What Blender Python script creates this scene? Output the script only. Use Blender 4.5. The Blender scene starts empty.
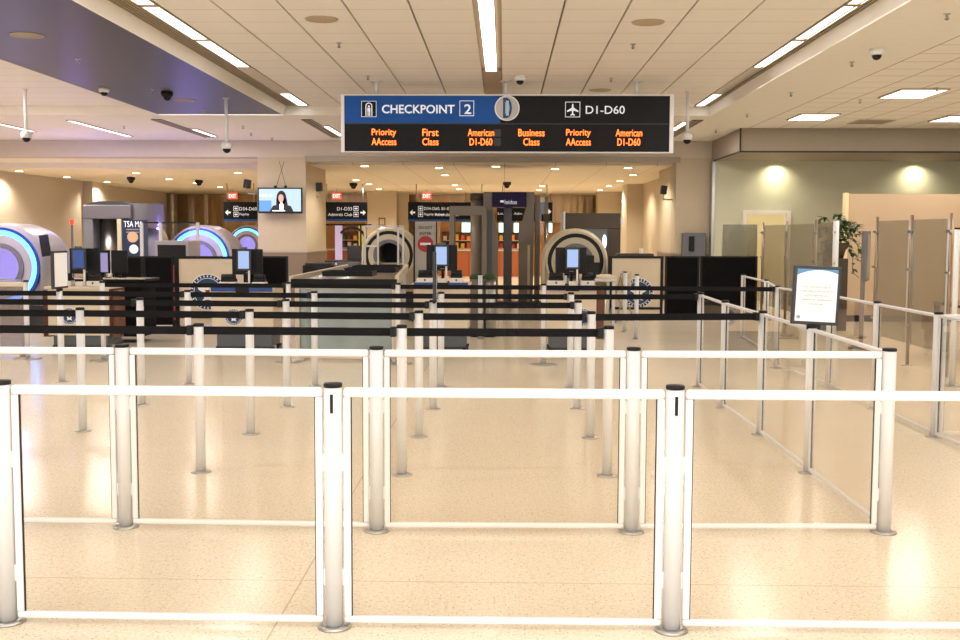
import bpy, bmesh, math, random
from math import pi, sin, cos, radians as R
from mathutils import Vector, Matrix
random.seed(7)
S = bpy.context.scene
C = S.collection
# ------------------------------------------------------------------ camera
F = 1087.0
CAMZ = 1.63
yaw = math.atan(23.5 / F); pitch = math.atan(85.0 / F); roll = R(0.22)
cd = bpy.data.cameras.new('camera'); cam = bpy.data.objects.new('camera', cd); C.objects.link(cam)
cd.sensor_width = 36.0; cd.lens = F * 36.0 / 960.0; cd.clip_end = 200; cd.clip_start = 0.05
CM = (Matrix.Translation((0, 0, CAMZ)) @ Matrix.Rotation(yaw, 4, 'Z') @ Matrix.Rotation(pi / 2 - pitch, 4, 'X')
      @ Matrix.Rotation(roll, 4, 'Z'))
cam.matrix_world = CM
S.camera = cam
C3 = CM.to_3x3()
def ray(px, py): return C3 @ Vector((px - 480.0, 320.0 - py, -F))
def P(px, py, Y):
    d = ray(px, py); return Vector((0, 0, CAMZ)) + d * (Y / d.y)
def G(px, py, z=0.0):
    d = ray(px, py); return Vector((0, 0, CAMZ)) + d * ((z - CAMZ) / d.z)
def m(px, Y): return px * Y / F
# ------------------------------------------------------------------ world, exposure
S.view_settings.view_transform = 'Standard'; S.view_settings.look = 'None'
S.view_settings.gamma = 1.0; S.view_settings.exposure = 0.24; S.view_settings.use_curve_mapping = False
W = bpy.data.worlds.new('world'); S.world = W; W.use_nodes = True
bg = W.node_tree.nodes['Background']; bg.inputs[0].default_value = (1.0, 0.985, 0.97, 1); bg.inputs[1].default_value = 2.4
S.cycles.max_bounces = 10; S.cycles.transparent_max_bounces = 32; S.cycles.sample_clamp_indirect = 4.0
S.cycles.caustics_reflective = False; S.cycles.caustics_refractive = False
def area(name, loc, sx, sy, w, col=(1, .95, .88), rot=(0, 0, 0)):
    l = bpy.data.lights.new(name, 'AREA'); l.shape = 'RECTANGLE'; l.size = sx; l.size_y = sy; l.energy = w; l.color = col
    o = bpy.data.objects.new(name, l); C.objects.link(o); o.location = loc; o.rotation_euler = rot; return o
def spot(name, loc, w, ang=100, col=(1, .85, .62), blend=.6, rot=(0, 0, 0), rad=.06):
    l = bpy.data.lights.new(name, 'SPOT'); l.energy = w; l.spot_size = R(ang); l.spot_blend = blend; l.color = col; l.shadow_soft_size = rad
    o = bpy.data.objects.new(name, l); C.objects.link(o); o.location = loc; o.rotation_euler = rot; return o
# the fluorescent strips of the hall, front to back
for y in (1.2, 6.0, 11.0, 15.0):
    area('strip_light', (-.19, y, 3.93), .16, 3.0, 22 if y < 8 else 2.5, (1, .98, .96))
    area('strip_light', (-3.72, y, 3.845), .2, 3.4, 24 if y < 8 else 36, (1, .97, .94))
    area('strip_light', (3.60, y, 3.845), .2, 3.4, 24 if y < 8 else 36, (1, .97, .94))
area('near_fill_light', (0, 2.6, 3.9), 7, 2.4, 72, (1, .98, .96))  # fill added to brighten the near floor; no such panel in the ceiling
for x, y in ((6.4, 16.9), (5.7, 20.3), (8.2, 20.3), (7.2, 12.6), (6.2, 8.6), (9.8, 16.9), (8.8, 9.0), (6.4, 4.4)):
    area('tile_and_fill_light', (x, y, 3.80), .6, .6, 34 if y > 12 else 22, (1, .93, .84))  # lamps away from the square panel lights are added fill without fittings
for x, y in ((-10.2, 22.3), (-8.47, 22.9), (-6.6, 23.6), (-3.7, 23.3), (3.5, 22.4)):
    area('mid_strip_light', (x, y, 3.79), .12, 2.0, 45 if -7 < x < -3 else 75, (1, .93, .88))
for x, y in ((-11.5, 14), (-9.0, 17.5), (-8.5, 9)):
    area('side_fill_light', (x, y, 3.95), .6, .6, 110, (1, .93, .86))  # unseen fill added under the left ceiling, no fitting there
# added violet point lights without fixtures, boosting the scanner LED glow
for p, w in (((-8.2, 18.3, 1.75), 13), ((-7.1, 24.6, 1.8), 30), ((-9.6, 24.4, 2.45), 30)):
    l = bpy.data.lights.new('led_glow_fill', 'POINT'); l.energy = w; l.color = (.25, .2, 1); l.shadow_soft_size = .03
    o = bpy.data.objects.new('led_glow_fill', l); C.objects.link(o); o.location = p

# ------------------------------------------------------------------ materials
def lin(c):
    return tuple(((v / 255 / 12.92) if v <= 10 else ((v / 255 + .055) / 1.055) ** 2.4) for v in c[:3]) + (1,)
MATS = {}
def mat(name, col, rough=.5, metal=0, emit=0, ecol=None, noise=.04, nscale=6, bump=0, spec=.5, stretch=None, coat=0):
    if name in MATS: return MATS[name]
    mt = bpy.data.materials.new(name); mt.use_nodes = True; nt = mt.node_tree; N = nt.nodes; L = nt.links
    b = N['Principled BSDF']; b.inputs['Roughness'].default_value = rough; b.inputs['Metallic'].default_value = metal
    b.inputs['Specular IOR Level'].default_value = spec; b.inputs['Coat Weight'].default_value = coat
    c = lin(col)
    if noise:
        tc = N.new('ShaderNodeTexCoord'); nz = N.new('ShaderNodeTexNoise'); nz.inputs['Scale'].default_value = nscale
        nz.inputs['Detail'].default_value = 4
        mp = N.new('ShaderNodeMapping'); mp.inputs['Scale'].default_value = stretch or (1, 1, 1)
        L.new(tc.outputs['Object'], mp.inputs[0]); L.new(mp.outputs[0], nz.inputs['Vector'])
        mx = N.new('ShaderNodeMix'); mx.data_type = 'RGBA'
        mx.inputs[6].default_value = tuple(min(1, v * (1 - noise)) for v in c[:3]) + (1,)
        mx.inputs[7].default_value = tuple(min(1, v * (1 + noise)) for v in c[:3]) + (1,)
        L.new(nz.outputs['Fac'], mx.inputs[0]); L.new(mx.outputs[2], b.inputs['Base Color'])
        if bump:
            bp = N.new('ShaderNodeBump'); bp.inputs['Strength'].default_value = bump; bp.inputs['Distance'].default_value = .02
            L.new(nz.outputs['Fac'], bp.inputs['Height']); L.new(bp.outputs[0], b.inputs['Normal'])
    else: b.inputs['Base Color'].default_value = c
    if emit:
        b.inputs['Emission Color'].default_value = lin(ecol or col); b.inputs['Emission Strength'].default_value = emit
    MATS[name] = mt; return mt
def glass_mat(name, tint, gl=.06, rough=.02, diff=0.0, dcol=(200, 190, 175)):
    mt = bpy.data.materials.new(name); mt.use_nodes = True; nt = mt.node_tree; N = nt.nodes; L = nt.links
    for n in list(N):
        if n.type == 'BSDF_PRINCIPLED': N.remove(n)
    out = [n for n in N if n.type == 'OUTPUT_MATERIAL'][0]
    t = N.new('ShaderNodeBsdfTransparent'); t.inputs[0].default_value = tuple(tint) + (1,)
    g = N.new('ShaderNodeBsdfGlossy'); g.inputs['Roughness'].default_value = rough; g.inputs[0].default_value = (1, 1, 1, 1)
    fr = N.new('ShaderNodeFresnel'); fr.inputs[0].default_value = 1.3
    ml = N.new('ShaderNodeMath'); ml.operation = 'MULTIPLY'; ml.inputs[1].default_value = gl / .02
    mx = N.new('ShaderNodeMixShader')
    cl = N.new('ShaderNodeMath'); cl.operation = 'MINIMUM'; cl.inputs[1].default_value = .22
    L.new(fr.outputs[0], ml.inputs[0]); L.new(ml.outputs[0], cl.inputs[0]); L.new(cl.outputs[0], mx.inputs[0])
    base = t
    if diff:
        d = N.new('ShaderNodeBsdfDiffuse'); d.inputs[0].default_value = lin(dcol)
        nz = N.new('ShaderNodeTexNoise'); nz.inputs['Scale'].default_value = 3
        mr = N.new('ShaderNodeMapRange'); mr.inputs[3].default_value = diff * .75; mr.inputs[4].default_value = min(1, diff * 1.25)
        L.new(nz.outputs['Fac'], mr.inputs[0])
        m2 = N.new('ShaderNodeMixShader'); L.new(mr.outputs[0], m2.inputs[0])
        L.new(t.outputs[0], m2.inputs[1]); L.new(d.outputs[0], m2.inputs[2]); base = m2
    L.new(base.outputs[0], mx.inputs[1]); L.new(g.outputs[0], mx.inputs[2]); L.new(mx.outputs[0], out.inputs[0])
    MATS[name] = mt; return mt
def frosted_mat(name, col, clear=.5, dcol=(190, 165, 130)):
    mt = bpy.data.materials.new(name); mt.use_nodes = True; nt = mt.node_tree; N = nt.nodes; L = nt.links
    N.remove(N['Principled BSDF']); out = [n for n in N if n.type == 'OUTPUT_MATERIAL'][0]
    t = N.new('ShaderNodeBsdfTransparent'); t.inputs[0].default_value = lin(col)
    d = N.new('ShaderNodeBsdfDiffuse'); d.inputs[0].default_value = lin(dcol)
    tr = N.new('ShaderNodeBsdfTranslucent'); tr.inputs[0].default_value = lin(dcol)
    g = N.new('ShaderNodeBsdfGlossy'); g.inputs['Roughness'].default_value = .25
    q = N.new('ShaderNodeMixShader'); q.inputs[0].default_value = .5; L.new(d.outputs[0], q.inputs[1]); L.new(tr.outputs[0], q.inputs[2])
    nz = N.new('ShaderNodeTexNoise'); nz.inputs['Scale'].default_value = 1.5
    mr = N.new('ShaderNodeMapRange'); mr.inputs[3].default_value = (1-clear)*.75; mr.inputs[4].default_value = min(1, (1-clear)*1.25)
    L.new(nz.outputs['Fac'], mr.inputs[0])
    a = N.new('ShaderNodeMixShader'); L.new(mr.outputs[0], a.inputs[0]); L.new(t.outputs[0], a.inputs[1]); L.new(q.outputs[0], a.inputs[2])
    b = N.new('ShaderNodeMixShader'); b.inputs[0].default_value = .07; L.new(a.outputs[0], b.inputs[1]); L.new(g.outputs[0], b.inputs[2])
    L.new(b.outputs[0], out.inputs[0]); MATS[name] = mt; return mt

def floor_mat():
    mt = bpy.data.materials.new('terrazzo'); mt.use_nodes = True; nt = mt.node_tree; N = nt.nodes; L = nt.links
    b = N['Principled BSDF']; tc = N.new('ShaderNodeTexCoord')
    n1 = N.new('ShaderNodeTexNoise'); n1.inputs['Scale'].default_value = 55; n1.inputs['Detail'].default_value = 3
    n2 = N.new('ShaderNodeTexNoise'); n2.inputs['Scale'].default_value = .35; n2.inputs['Detail'].default_value = 3
    v = N.new('ShaderNodeTexVoronoi'); v.inputs['Scale'].default_value = 62
    v2 = N.new('ShaderNodeTexVoronoi'); v2.inputs['Scale'].default_value = 95
    for n in (n1, n2, v, v2): L.new(tc.outputs['Object'], n.inputs['Vector'])
    cr = N.new('ShaderNodeValToRGB'); cr.color_ramp.elements[0].position = .35; cr.color_ramp.elements[0].color = lin((224, 211, 188))
    cr.color_ramp.elements[1].position = .62; cr.color_ramp.elements[1].color = lin((240, 228, 207)); L.new(n1.outputs['Fac'], cr.inputs[0])
    # dark and pale chips
    def chips(vn, thr, col, prev, seed):
        r = N.new('ShaderNodeMath'); r.operation = 'LESS_THAN'; r.inputs[1].default_value = thr; L.new(vn.outputs['Distance'], r.inputs[0])
        sp = N.new('ShaderNodeSeparateColor'); L.new(vn.outputs['Color'], sp.inputs[0])
        s = N.new('ShaderNodeMath'); s.operation = 'GREATER_THAN'; s.inputs[1].default_value = seed; L.new(sp.outputs[0], s.inputs[0])
        ml = N.new('ShaderNodeMath'); ml.operation = 'MULTIPLY'; L.new(r.outputs[0], ml.inputs[0]); L.new(s.outputs[0], ml.inputs[1])
        mx = N.new('ShaderNodeMix'); mx.data_type = 'RGBA'; L.new(ml.outputs[0], mx.inputs[0]); L.new(prev, mx.inputs[6]); mx.inputs[7].default_value = lin(col)
        return mx.outputs[2]
    c = chips(v, .26, (186, 164, 136), cr.outputs[0], .66)
    c = chips(v2, .3, (250, 240, 222), c, .6)
    mx = N.new('ShaderNodeMix'); mx.data_type = 'RGBA'; mx.blend_type = 'MULTIPLY'; mx.inputs[0].default_value = 1
    c2 = N.new('ShaderNodeValToRGB'); c2.color_ramp.elements[0].position = .3; c2.color_ramp.elements[0].color = (.9, .88, .85, 1)
    c2.color_ramp.elements[1].position = .7; c2.color_ramp.elements[1].color = (1, 1, 1, 1); L.new(n2.outputs['Fac'], c2.inputs[0])
    L.new(c, mx.inputs[6]); L.new(c2.outputs[0], mx.inputs[7])
    # thin divider joints every 3 m
    sx = N.new('ShaderNodeSeparateXYZ'); L.new(tc.outputs['Object'], sx.inputs[0])
    prev = mx.outputs[2]
    for ax, off in (('X', .95), ('Y', 1.0)):
        a = N.new('ShaderNodeMath'); a.operation = 'ADD'; a.inputs[1].default_value = 60 + off; L.new(sx.outputs[ax], a.inputs[0])
        md = N.new('ShaderNodeMath'); md.operation = 'MODULO'; md.inputs[1].default_value = 6.0; L.new(a.outputs[0], md.inputs[0])
        lt = N.new('ShaderNodeMath'); lt.operation = 'LESS_THAN'; lt.inputs[1].default_value = .008; L.new(md.outputs[0], lt.inputs[0])
        q = N.new('ShaderNodeMix'); q.data_type = 'RGBA'; L.new(lt.outputs[0], q.inputs[0]); L.new(prev, q.inputs[6]); q.inputs[7].default_value = lin((196, 178, 152)); prev = q.outputs[2]
    L.new(prev, b.inputs['Base Color'])
    b.inputs['Roughness'].default_value = .19; b.inputs['Specular IOR Level'].default_value = .26
    return mt
def grid_mat(name, col, line, sx, sy, wx=.012, wy=.006, ox=0, oy=0, rough=.75):
    mt = bpy.data.materials.new(name); mt.use_nodes = True; nt = mt.node_tree; N = nt.nodes; L = nt.links
    b = N['Principled BSDF']; b.inputs['Roughness'].default_value = rough
    tc = N.new('ShaderNodeTexCoord'); s = N.new('ShaderNodeSeparateXYZ'); L.new(tc.outputs['Object'], s.inputs[0])
    nz = N.new('ShaderNodeTexNoise'); nz.inputs['Scale'].default_value = 1.2; L.new(tc.outputs['Object'], nz.inputs['Vector'])
    bse = N.new('ShaderNodeMix'); bse.data_type = 'RGBA'; c = lin(col); bse.inputs[6].default_value = tuple(v * .96 for v in c[:3]) + (1,); bse.inputs[7].default_value = c
    L.new(nz.outputs['Fac'], bse.inputs[0]); prev = bse.outputs[2]
    for ax, per, w, off in (('X', sx, wx, ox), ('Y', sy, wy, oy)):
        if not per: continue
        a = N.new('ShaderNodeMath'); a.operation = 'ADD'; a.inputs[1].default_value = per * 60 - off; L.new(s.outputs[ax], a.inputs[0])
        md = N.new('ShaderNodeMath'); md.operation = 'MODULO'; md.inputs[1].default_value = per; L.new(a.outputs[0], md.inputs[0])
        lt = N.new('ShaderNodeMath'); lt.operation = 'LESS_THAN'; lt.inputs[1].default_value = w; L.new(md.outputs[0], lt.inputs[0])
        q = N.new('ShaderNodeMix'); q.data_type = 'RGBA'; L.new(lt.outputs[0], q.inputs[0]); L.new(prev, q.inputs[6]); q.inputs[7].default_value = lin(line); prev = q.outputs[2]
    L.new(prev, b.inputs['Base Color']); MATS[name] = mt; return mt

M_floor = floor_mat()
M_ceil = grid_mat('ceiling_plank', (246, 239, 229), (196, 176, 148), 0, .68, oy=.1, wy=.012)
M_tile = grid_mat('ceiling_tile', (246, 239, 229), (168, 148, 122), .61, .61, .02, .02, ox=4.98)
M_gyp = mat('painted_gypsum', (242, 235, 224), .8)
M_gyp2 = mat('painted_beam', (204, 192, 176), .8)
M_fascia = mat('grey_fascia', (160, 148, 132), .7)
M_metalceil = mat('dark_metal_ceiling', (84, 78, 73), .42, .45, noise=.1, nscale=1.5, stretch=(.3, 6, 1))
M_groove = mat('groove_dark', (176, 156, 128), .8)
M_black = mat('black_plastic', (18, 18, 19), .5, spec=.3)
M_blackmat = mat('black_panel_fabric', (8, 8, 9), .8, spec=.15, noise=.25, nscale=14)
M_dark = mat('dark_grey', (44, 46, 50), .5)
M_cream = mat('cream_wall', (192, 176, 150), .75)
M_wallL = mat('beige_wallcovering', (186, 172, 152), .75)
M_wain = mat('taupe_wainscot', (132, 112, 92), .55)
M_green = mat('sage_wall', (204, 202, 176), .75)
M_pink = mat('peach_partition', (196, 170, 140), .75)
M_alu = mat('satin_aluminium', (222, 221, 221), .42, .05, noise=.02)
M_white = mat('white_coated_rail', (232, 231, 231), .4, .0, noise=.02)
M_steel = mat('brushed_steel', (178, 176, 172), .28, .9)
M_chrome = mat('chrome', (200, 200, 200), .12, 1)
M_belt = mat('black_belt', (22, 22, 24), .75, spec=.15, noise=.1, nscale=40)
M_glass = glass_mat('clear_panel', (.985, .97, .945), .03)
M_plastic = glass_mat('blue_grey_film', (.55, .62, .62), .10, .1, .55, (150, 165, 160))
M_pinkfilm = glass_mat('pink_grey_film', (.7, .66, .68), .12, .08, .4, (170, 158, 158))
M_frost = frosted_mat('frosted_glass', (232, 230, 222), .7, (182, 174, 160))
M_light = mat('light_diffuser', (255, 255, 255), .5, emit=2.6, ecol=(255, 253, 252), noise=0)
M_lightw = mat('warm_lens', (255, 240, 210), .5, emit=9.0, ecol=(255, 232, 190), noise=0)
M_blue = mat('sign_blue', (26, 82, 160), .5, spec=.2, emit=.04)
M_signblk = mat('sign_black', (20, 21, 23), .5, spec=.2)
M_signtxt = mat('sign_white', (225, 230, 238), .5, emit=.35)
M_led = mat('led_orange', (255, 96, 30), .5, emit=3.2, ecol=(255, 112, 44), noise=0)
M_ledcore = M_led
M_paper = mat('white_paper', (250, 250, 250), .6, noise=.01)
M_greytxt = mat('grey_print', (142, 142, 146), .6)
M_blackwhite = mat('device_white', (222, 216, 206), .45)
M_podium = mat('podium_cream', (220, 204, 180), .5)
M_podblue = mat('podium_blue', (26, 66, 140), .4)
M_wood = mat('brown_wood', (104, 62, 36), .45, noise=.2, nscale=3, stretch=(8, 8, 1))
M_basegrey = mat('podium_base', (84, 90, 96), .5)
M_screenb = mat('screen_pale_blue', (12, 14, 18), .3, emit=.95, ecol=(158, 184, 228))
M_screenn = mat('screen_navy', (8, 14, 30), .3, emit=.9, ecol=(22, 62, 134))
M_screenp = mat('screen_lilac', (20, 18, 24), .3, emit=.8, ecol=(165, 150, 198))
M_ctbody = mat('scanner_shell', (168, 162, 166), .35)
M_ctcream = mat('scanner_cream', (196, 184, 156), .35)
M_portalshell = mat('portal_shell', (104, 99, 106), .35, .3)
M_ctgrey = mat('scanner_grey', (104, 105, 112), .4)
M_ledblue = mat('led_blue', (60, 150, 255), .4, emit=5.0, ecol=(70, 150, 255), noise=0)
M_ledline = mat('navy_line', (20, 60, 150), .4)
M_ledviolet = mat('violet_glow', (196, 188, 210), .4, emit=.4, ecol=(170, 158, 226), noise=0)
M_ledred = mat('led_red', (230, 60, 50), .4, emit=1.0, noise=0)
M_navy = mat('emblem_navy', (34, 66, 110), .5)
M_tan = mat('portal_taupe', (122, 112, 100), .45)
M_portal = mat('portal_grey', (92, 93, 95), .4)
M_purple = mat('portal_purple', (38, 26, 66), .5, spec=.2)
M_dbrown = mat('dark_brown_housing', (66, 54, 38), .5)
M_brass = mat('bronze_cladding', (168, 140, 104), .2, .85, noise=.25, nscale=1.1, stretch=(3, 3, .2), bump=.7)
M_exit = mat('exit_red', (240, 70, 60), .5, emit=1.6, noise=0)
M_leaf = mat('leaf_green', (62, 92, 36), .45, noise=.3, nscale=9)
M_orange = mat('orange_cabinet', (160, 84, 40), .5)
M_mint = mat('menu_screen', (190, 235, 225), .5, emit=1.6, noise=0)
M_store = mat('store_wall', (190, 140, 88), .6, noise=.2, nscale=4)
M_vent = mat('vent_black', (40, 34, 28), .6)
M_slat = mat('vent_slat', (182, 164, 136), .5)
M_pot = mat('pot_dark', (66, 56, 46), .6)
M_stone = mat('concrete_back', (60, 55, 50), .6)
# ------------------------------------------------------------------ mesh builder
class MB:
    def __init__(s): s.bm = bmesh.new()
    def _add(s, t, M=None, smooth=False):
        if M is not None: bmesh.ops.transform(t, matrix=M, verts=t.verts)
        for f in t.faces: f.smooth = smooth
        me = bpy.data.meshes.new('t'); t.to_mesh(me); t.free(); s.bm.from_mesh(me); bpy.data.meshes.remove(me); return s
    def box(s, x0, x1, y0, y1, z0, z1, bev=0, M=None):
        t = bmesh.new(); bmesh.ops.create_cube(t, size=1)
        bmesh.ops.transform(t, matrix=Matrix.Translation(((x0+x1)/2, (y0+y1)/2, (z0+z1)/2)) @ Matrix.Diagonal((abs(x1-x0), abs(y1-y0), abs(z1-z0), 1)), verts=t.verts)
        if bev: bmesh.ops.bevel(t, geom=t.edges[:], offset=bev, segments=2, affect='EDGES', profile=.5)
        return s._add(t, M)
    def cyl(s, r, z0, z1, n=24, r2=None, c=(0, 0), M=None):
        t = bmesh.new(); bmesh.ops.create_cone(t, cap_ends=True, segments=n, radius1=r, radius2=r if r2 is None else r2, depth=z1-z0)
        bmesh.ops.translate(t, vec=(c[0], c[1], (z0+z1)/2), verts=t.verts)
        if M is not None: bmesh.ops.transform(t, matrix=M, verts=t.verts)
        for f in t.faces: f.smooth = len(f.verts) == 4
        me = bpy.data.meshes.new('t'); t.to_mesh(me); t.free(); s.bm.from_mesh(me); bpy.data.meshes.remove(me); return s
    def bar(s, a, b, r, n=10):
        a = Vector(a); b = Vector(b); d = b - a
        return s.cyl(r, 0, d.length, n, M=Matrix.Translation(a) @ d.to_track_quat('Z', 'Y').to_matrix().to_4x4())
    def lathe(s, prof, n=32, M=None, a0=0, a1=2*pi):
        t = bmesh.new(); full = abs(a1 - a0 - 2*pi) < 1e-6; rows = []
        k = n if full else n + 1
        for r, z in prof:
            rows.append([t.verts.new((r*cos(a0+(a1-a0)*i/n), r*sin(a0+(a1-a0)*i/n), z)) for i in range(k)])
        for a, b in zip(rows, rows[1:]):
            for i in range(n):
                j = (i+1) % k
                if not full and i + 1 >= k: continue
                t.faces.new((a[i], a[j], b[j], b[i]))
        bmesh.ops.remove_doubles(t, verts=t.verts, dist=1e-5); bmesh.ops.recalc_face_normals(t, faces=t.faces)
        return s._add(t, M, True)
    def sph(s, r, c=(0, 0, 0), sc=(1, 1, 1), n=16):
        t = bmesh.new(); bmesh.ops.create_uvsphere(t, u_segments=n, v_segments=max(6, n//2), radius=r)
        return s._add(t, Matrix.Translation(c) @ Matrix.Diagonal((*sc, 1)), True)
    def prism(s, pts, y0, y1, M=None):   # polygon in XZ, extruded along Y
        t = bmesh.new(); a = [t.verts.new((x, y0, z)) for x, z in pts]; b = [t.verts.new((x, y1, z)) for x, z in pts]
        t.faces.new(a); t.faces.new(b[::-1])
        for i in range(len(pts)):
            j = (i+1) % len(pts); t.faces.new((a[j], a[i], b[i], b[j]))
        bmesh.ops.recalc_face_normals(t, faces=t.faces); return s._add(t, M)
    def ring(s, r0, r1, y0, y1, c=(0, 0), n=48, a0=0, a1=2*pi, M=None):   # annulus in XZ, thick along Y
        t = bmesh.new(); full = abs(a1-a0-2*pi) < 1e-6; k = n if full else n+1; q = []
        for r, y in ((r0, y0), (r1, y0), (r1, y1), (r0, y1)):
            q.append([t.verts.new((c[0]+r*cos(a0+(a1-a0)*i/n), y, c[1]+r*sin(a0+(a1-a0)*i/n))) for i in range(k)])
        for u in range(4):
            a, b = q[u], q[(u+1) % 4]
            for i in range(n):
                j = (i+1) % k; t.faces.new((a[i], a[j], b[j], b[i]))
        if not full:
            t.faces.new([q[u][0] for u in range(4)]); t.faces.new([q[u][-1] for u in range(4)])
        bmesh.ops.recalc_face_normals(t, faces=t.faces); return s._add(t, M)
    def disc(s, r, y0, y1, c=(0, 0), n=36, sc=(1, 1)):
        return s.prism([(c[0]+r*sc[0]*cos(2*pi*i/n), c[1]+r*sc[1]*sin(2*pi*i/n)) for i in range(n)], y0, y1)
    def mesh(s, name, m_):
        me = bpy.data.meshes.new(name); s.bm.to_mesh(me); s.bm.free(); me.materials.append(m_); return me
    def build(s, name, m_, parent=None, loc=None, label=None):
        o = inst(name, s.mesh(name, m_), parent, loc); 
        if label: o['label'] = label
        return o
def inst(name, me, parent=None, loc=None, rz=0):
    o = bpy.data.objects.new(name, me); C.objects.link(o)
    if parent is not None: o.parent = parent
    if loc is not None: o.location = loc
    if rz: o.rotation_euler = (0, 0, rz)
    return o
def tag(o, label, cat, group=None, kind=None):
    if label: o['label'] = label
    if cat: o['category'] = cat
    if group: o['group'] = group
    if kind: o['kind'] = kind
    return o
def thing(name, label, cat, loc=(0, 0, 0), rz=0, group=None):
    o = bpy.data.objects.new(name, None); C.objects.link(o); o.empty_display_size = .1
    o.location = loc; o.rotation_euler = (0, 0, rz); return tag(o, label, cat, group)
def struct(name, mb, m_, label=None, cat=None):
    o = mb.build(name, m_); o['kind'] = 'structure'
    if label: o['label'] = label
    if cat: o['category'] = cat
    return o
def text(s, h, m_, parent, loc, w=None, name='lettering', ex=.002, rot=(pi/2, 0, 0), align='LEFT', bold=0, sp=1):
    c = bpy.data.curves.new('t', 'FONT'); c.body = s; c.size = 1; c.extrude = 0; c.offset = bold; c.space_character = sp; c.resolution_u = 3
    o = bpy.data.objects.new('t', c); C.objects.link(o); bpy.context.view_layer.update()
    me = bpy.data.meshes.new_from_object(o.evaluated_get(bpy.context.evaluated_depsgraph_get()))
    bpy.data.objects.remove(o); bpy.data.curves.remove(c)
    xs = [v.co.x for v in me.vertices]; ys = [v.co.y for v in me.vertices]
    x0, x1, y0, y1 = min(xs), max(xs), min(ys), max(ys)
    k = h / (y1 - y0); kx = (w / (x1 - x0)) if w else k
    dx = {'LEFT': 0, 'CENTER': (x1-x0)*kx/2, 'RIGHT': (x1-x0)*kx}[align]
    for v in me.vertices: v.co = Vector(((v.co.x-x0)*kx-dx, (v.co.y-y0)*k, 0))
    bm = bmesh.new(); bm.from_mesh(me)
    r = bmesh.ops.extrude_face_region(bm, geom=bm.faces[:]); vs = [e for e in r['geom'] if isinstance(e, bmesh.types.BMVert)]
    bmesh.ops.translate(bm, vec=(0, 0, ex), verts=vs); bmesh.ops.recalc_face_normals(bm, faces=bm.faces); bm.to_mesh(me); bm.free()
    me.materials.clear(); me.materials.append(m_); me.name = name
    t = inst(name, me, parent, loc); t.rotation_euler = rot; return t
ORD = ['first', 'second', 'third', 'fourth', 'fifth', 'sixth', 'seventh', 'eighth', 'ninth', 'tenth', 'eleventh', 'twelfth', 'thirteenth',
       'fourteenth', 'fifteenth', 'sixteenth', 'seventeenth', 'eighteenth', 'nineteenth', 'twentieth', 'twenty-first', 'twenty-second', 'twenty-third', 'twenty-fourth', 'twenty-fifth', 'twenty-sixth', 'twenty-seventh', 'twenty-eighth', 'twenty-ninth', 'thirtieth']
def place(i, n):
    return 'leftmost' if i == 0 else 'rightmost' if i == n-1 else ORD[i] + ' from the left'

# ------------------------------------------------------------------ structure
YB = 45.5
struct('floor', MB().box(-16, 14, -4, 48, -.1, 0), M_floor)
b = MB()
xs = [-3.60, -3.0, -2.33, -1.66, -.99, -.33, -.05, .61, 1.28, 1.95, 2.62, 3.47]
for a, c in zip(xs, xs[1:]):
    if a == -.33: continue
    b.box(a + .012, c - .012, -2.5, 20.3, 4.0, 4.04)
struct('ceiling', b, M_ceil)
struct('ceiling', MB().box(-3.62, 3.5, -2.5, 20.3, 4.045, 4.1).box(-.33, -.05, 16.0, 20.3, 4.0, 4.04), M_groove)
struct('ceiling', MB().box(-6.4, -4.10, -2.5, 20.15, 3.83, 3.9), M_metalceil)
struct('ceiling', MB().box(-14, -6.4, -2.5, 20.3, 4.0, 4.1), M_ceil)
struct('trim_1', MB().box(-6.46, -6.40, -2.5, 20.3, 3.83, 4.02), M_gyp)
struct('ceiling', MB().box(3.80, 4.98, -2.5, 20.3, 3.83, 3.93), M_gyp)
struct('ceiling', MB().box(4.98, 12.2, -2.5, 22.6, 3.83, 3.93), M_tile)
struct('ceiling', MB().box(-14, 4.98, 20.32, 25.8, 3.83, 3.93).box(-14, -6.46, 20.26, 20.319, 3.83, 4.05).box(-4.1, 3.8, 20.302, 20.319, 3.83, 4.05), M_gyp)
# cove sides of the raised ceiling
for n, (x0, x1, sg) in enumerate(((-4.1, -4.03, 1), (3.8, 3.74, -1))):
    struct('trim_%d' % (n+2), MB().prism([(x0, 3.83), (x0 - .02*sg, 4.06), (x1, 4.06), (x1, 4.0), (x0 + .01*sg, 3.83)], -2.5, 20.3), M_gyp)
struct('trim_10', MB().box(-3.82, -3.60, 15.6, 18.5, 3.99, 4.02).box(3.47, 3.66, 15.6, 18.5, 3.99, 4.02), M_gyp2)
struct('trim_4', MB().box(-4.03, -3.60, -2.5, 20.3, 4.03, 4.06).box(3.47, 3.74, -2.5, 20.3, 4.03, 4.06), M_vent)
# beam over the opening, step and back ceiling
struct('trim_5', MB().box(-14, 4.84, 25.7, 26.3, 3.44, 3.95), M_gyp2)
struct('trim_6', MB().box(-4.68, 4.1, 25.62, 25.72, 3.33, 3.46), M_fascia)
struct('ceiling', MB().box(-14, 5.0, 26.3, 28.0, 3.44, 3.54), M_gyp)
struct('trim_11', MB().box(-14, -4.9, 27.98, 28.0, 3.30, 3.44), M_gyp)
b = MB().box(-14, -5.0, 28.0, 46, 3.30, 3.5).box(-5.0, 5.0, 28, 46, 3.30, 3.5).box(-4.7, 4.6, 26.3, 28, 3.30, 3.44)
struct('ceiling', b, grid_mat('back_ceiling_tile', (232, 218, 194), (190, 172, 146), 1.22, 1.22, .02, .02))
struct('wall_left', MB().box(-14.2, -13.5, -2.5, 36, 0, 4.2).box(-14.2, -13.2, 34.8, 36.2, 0, 3.3).box(-14.2, -13.7, 36, 46, 0, 3.5), M_wallL)
struct('wall_back', MB().box(-14, 5, YB, YB + .2, 0, 3.4), M_brass)
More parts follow.
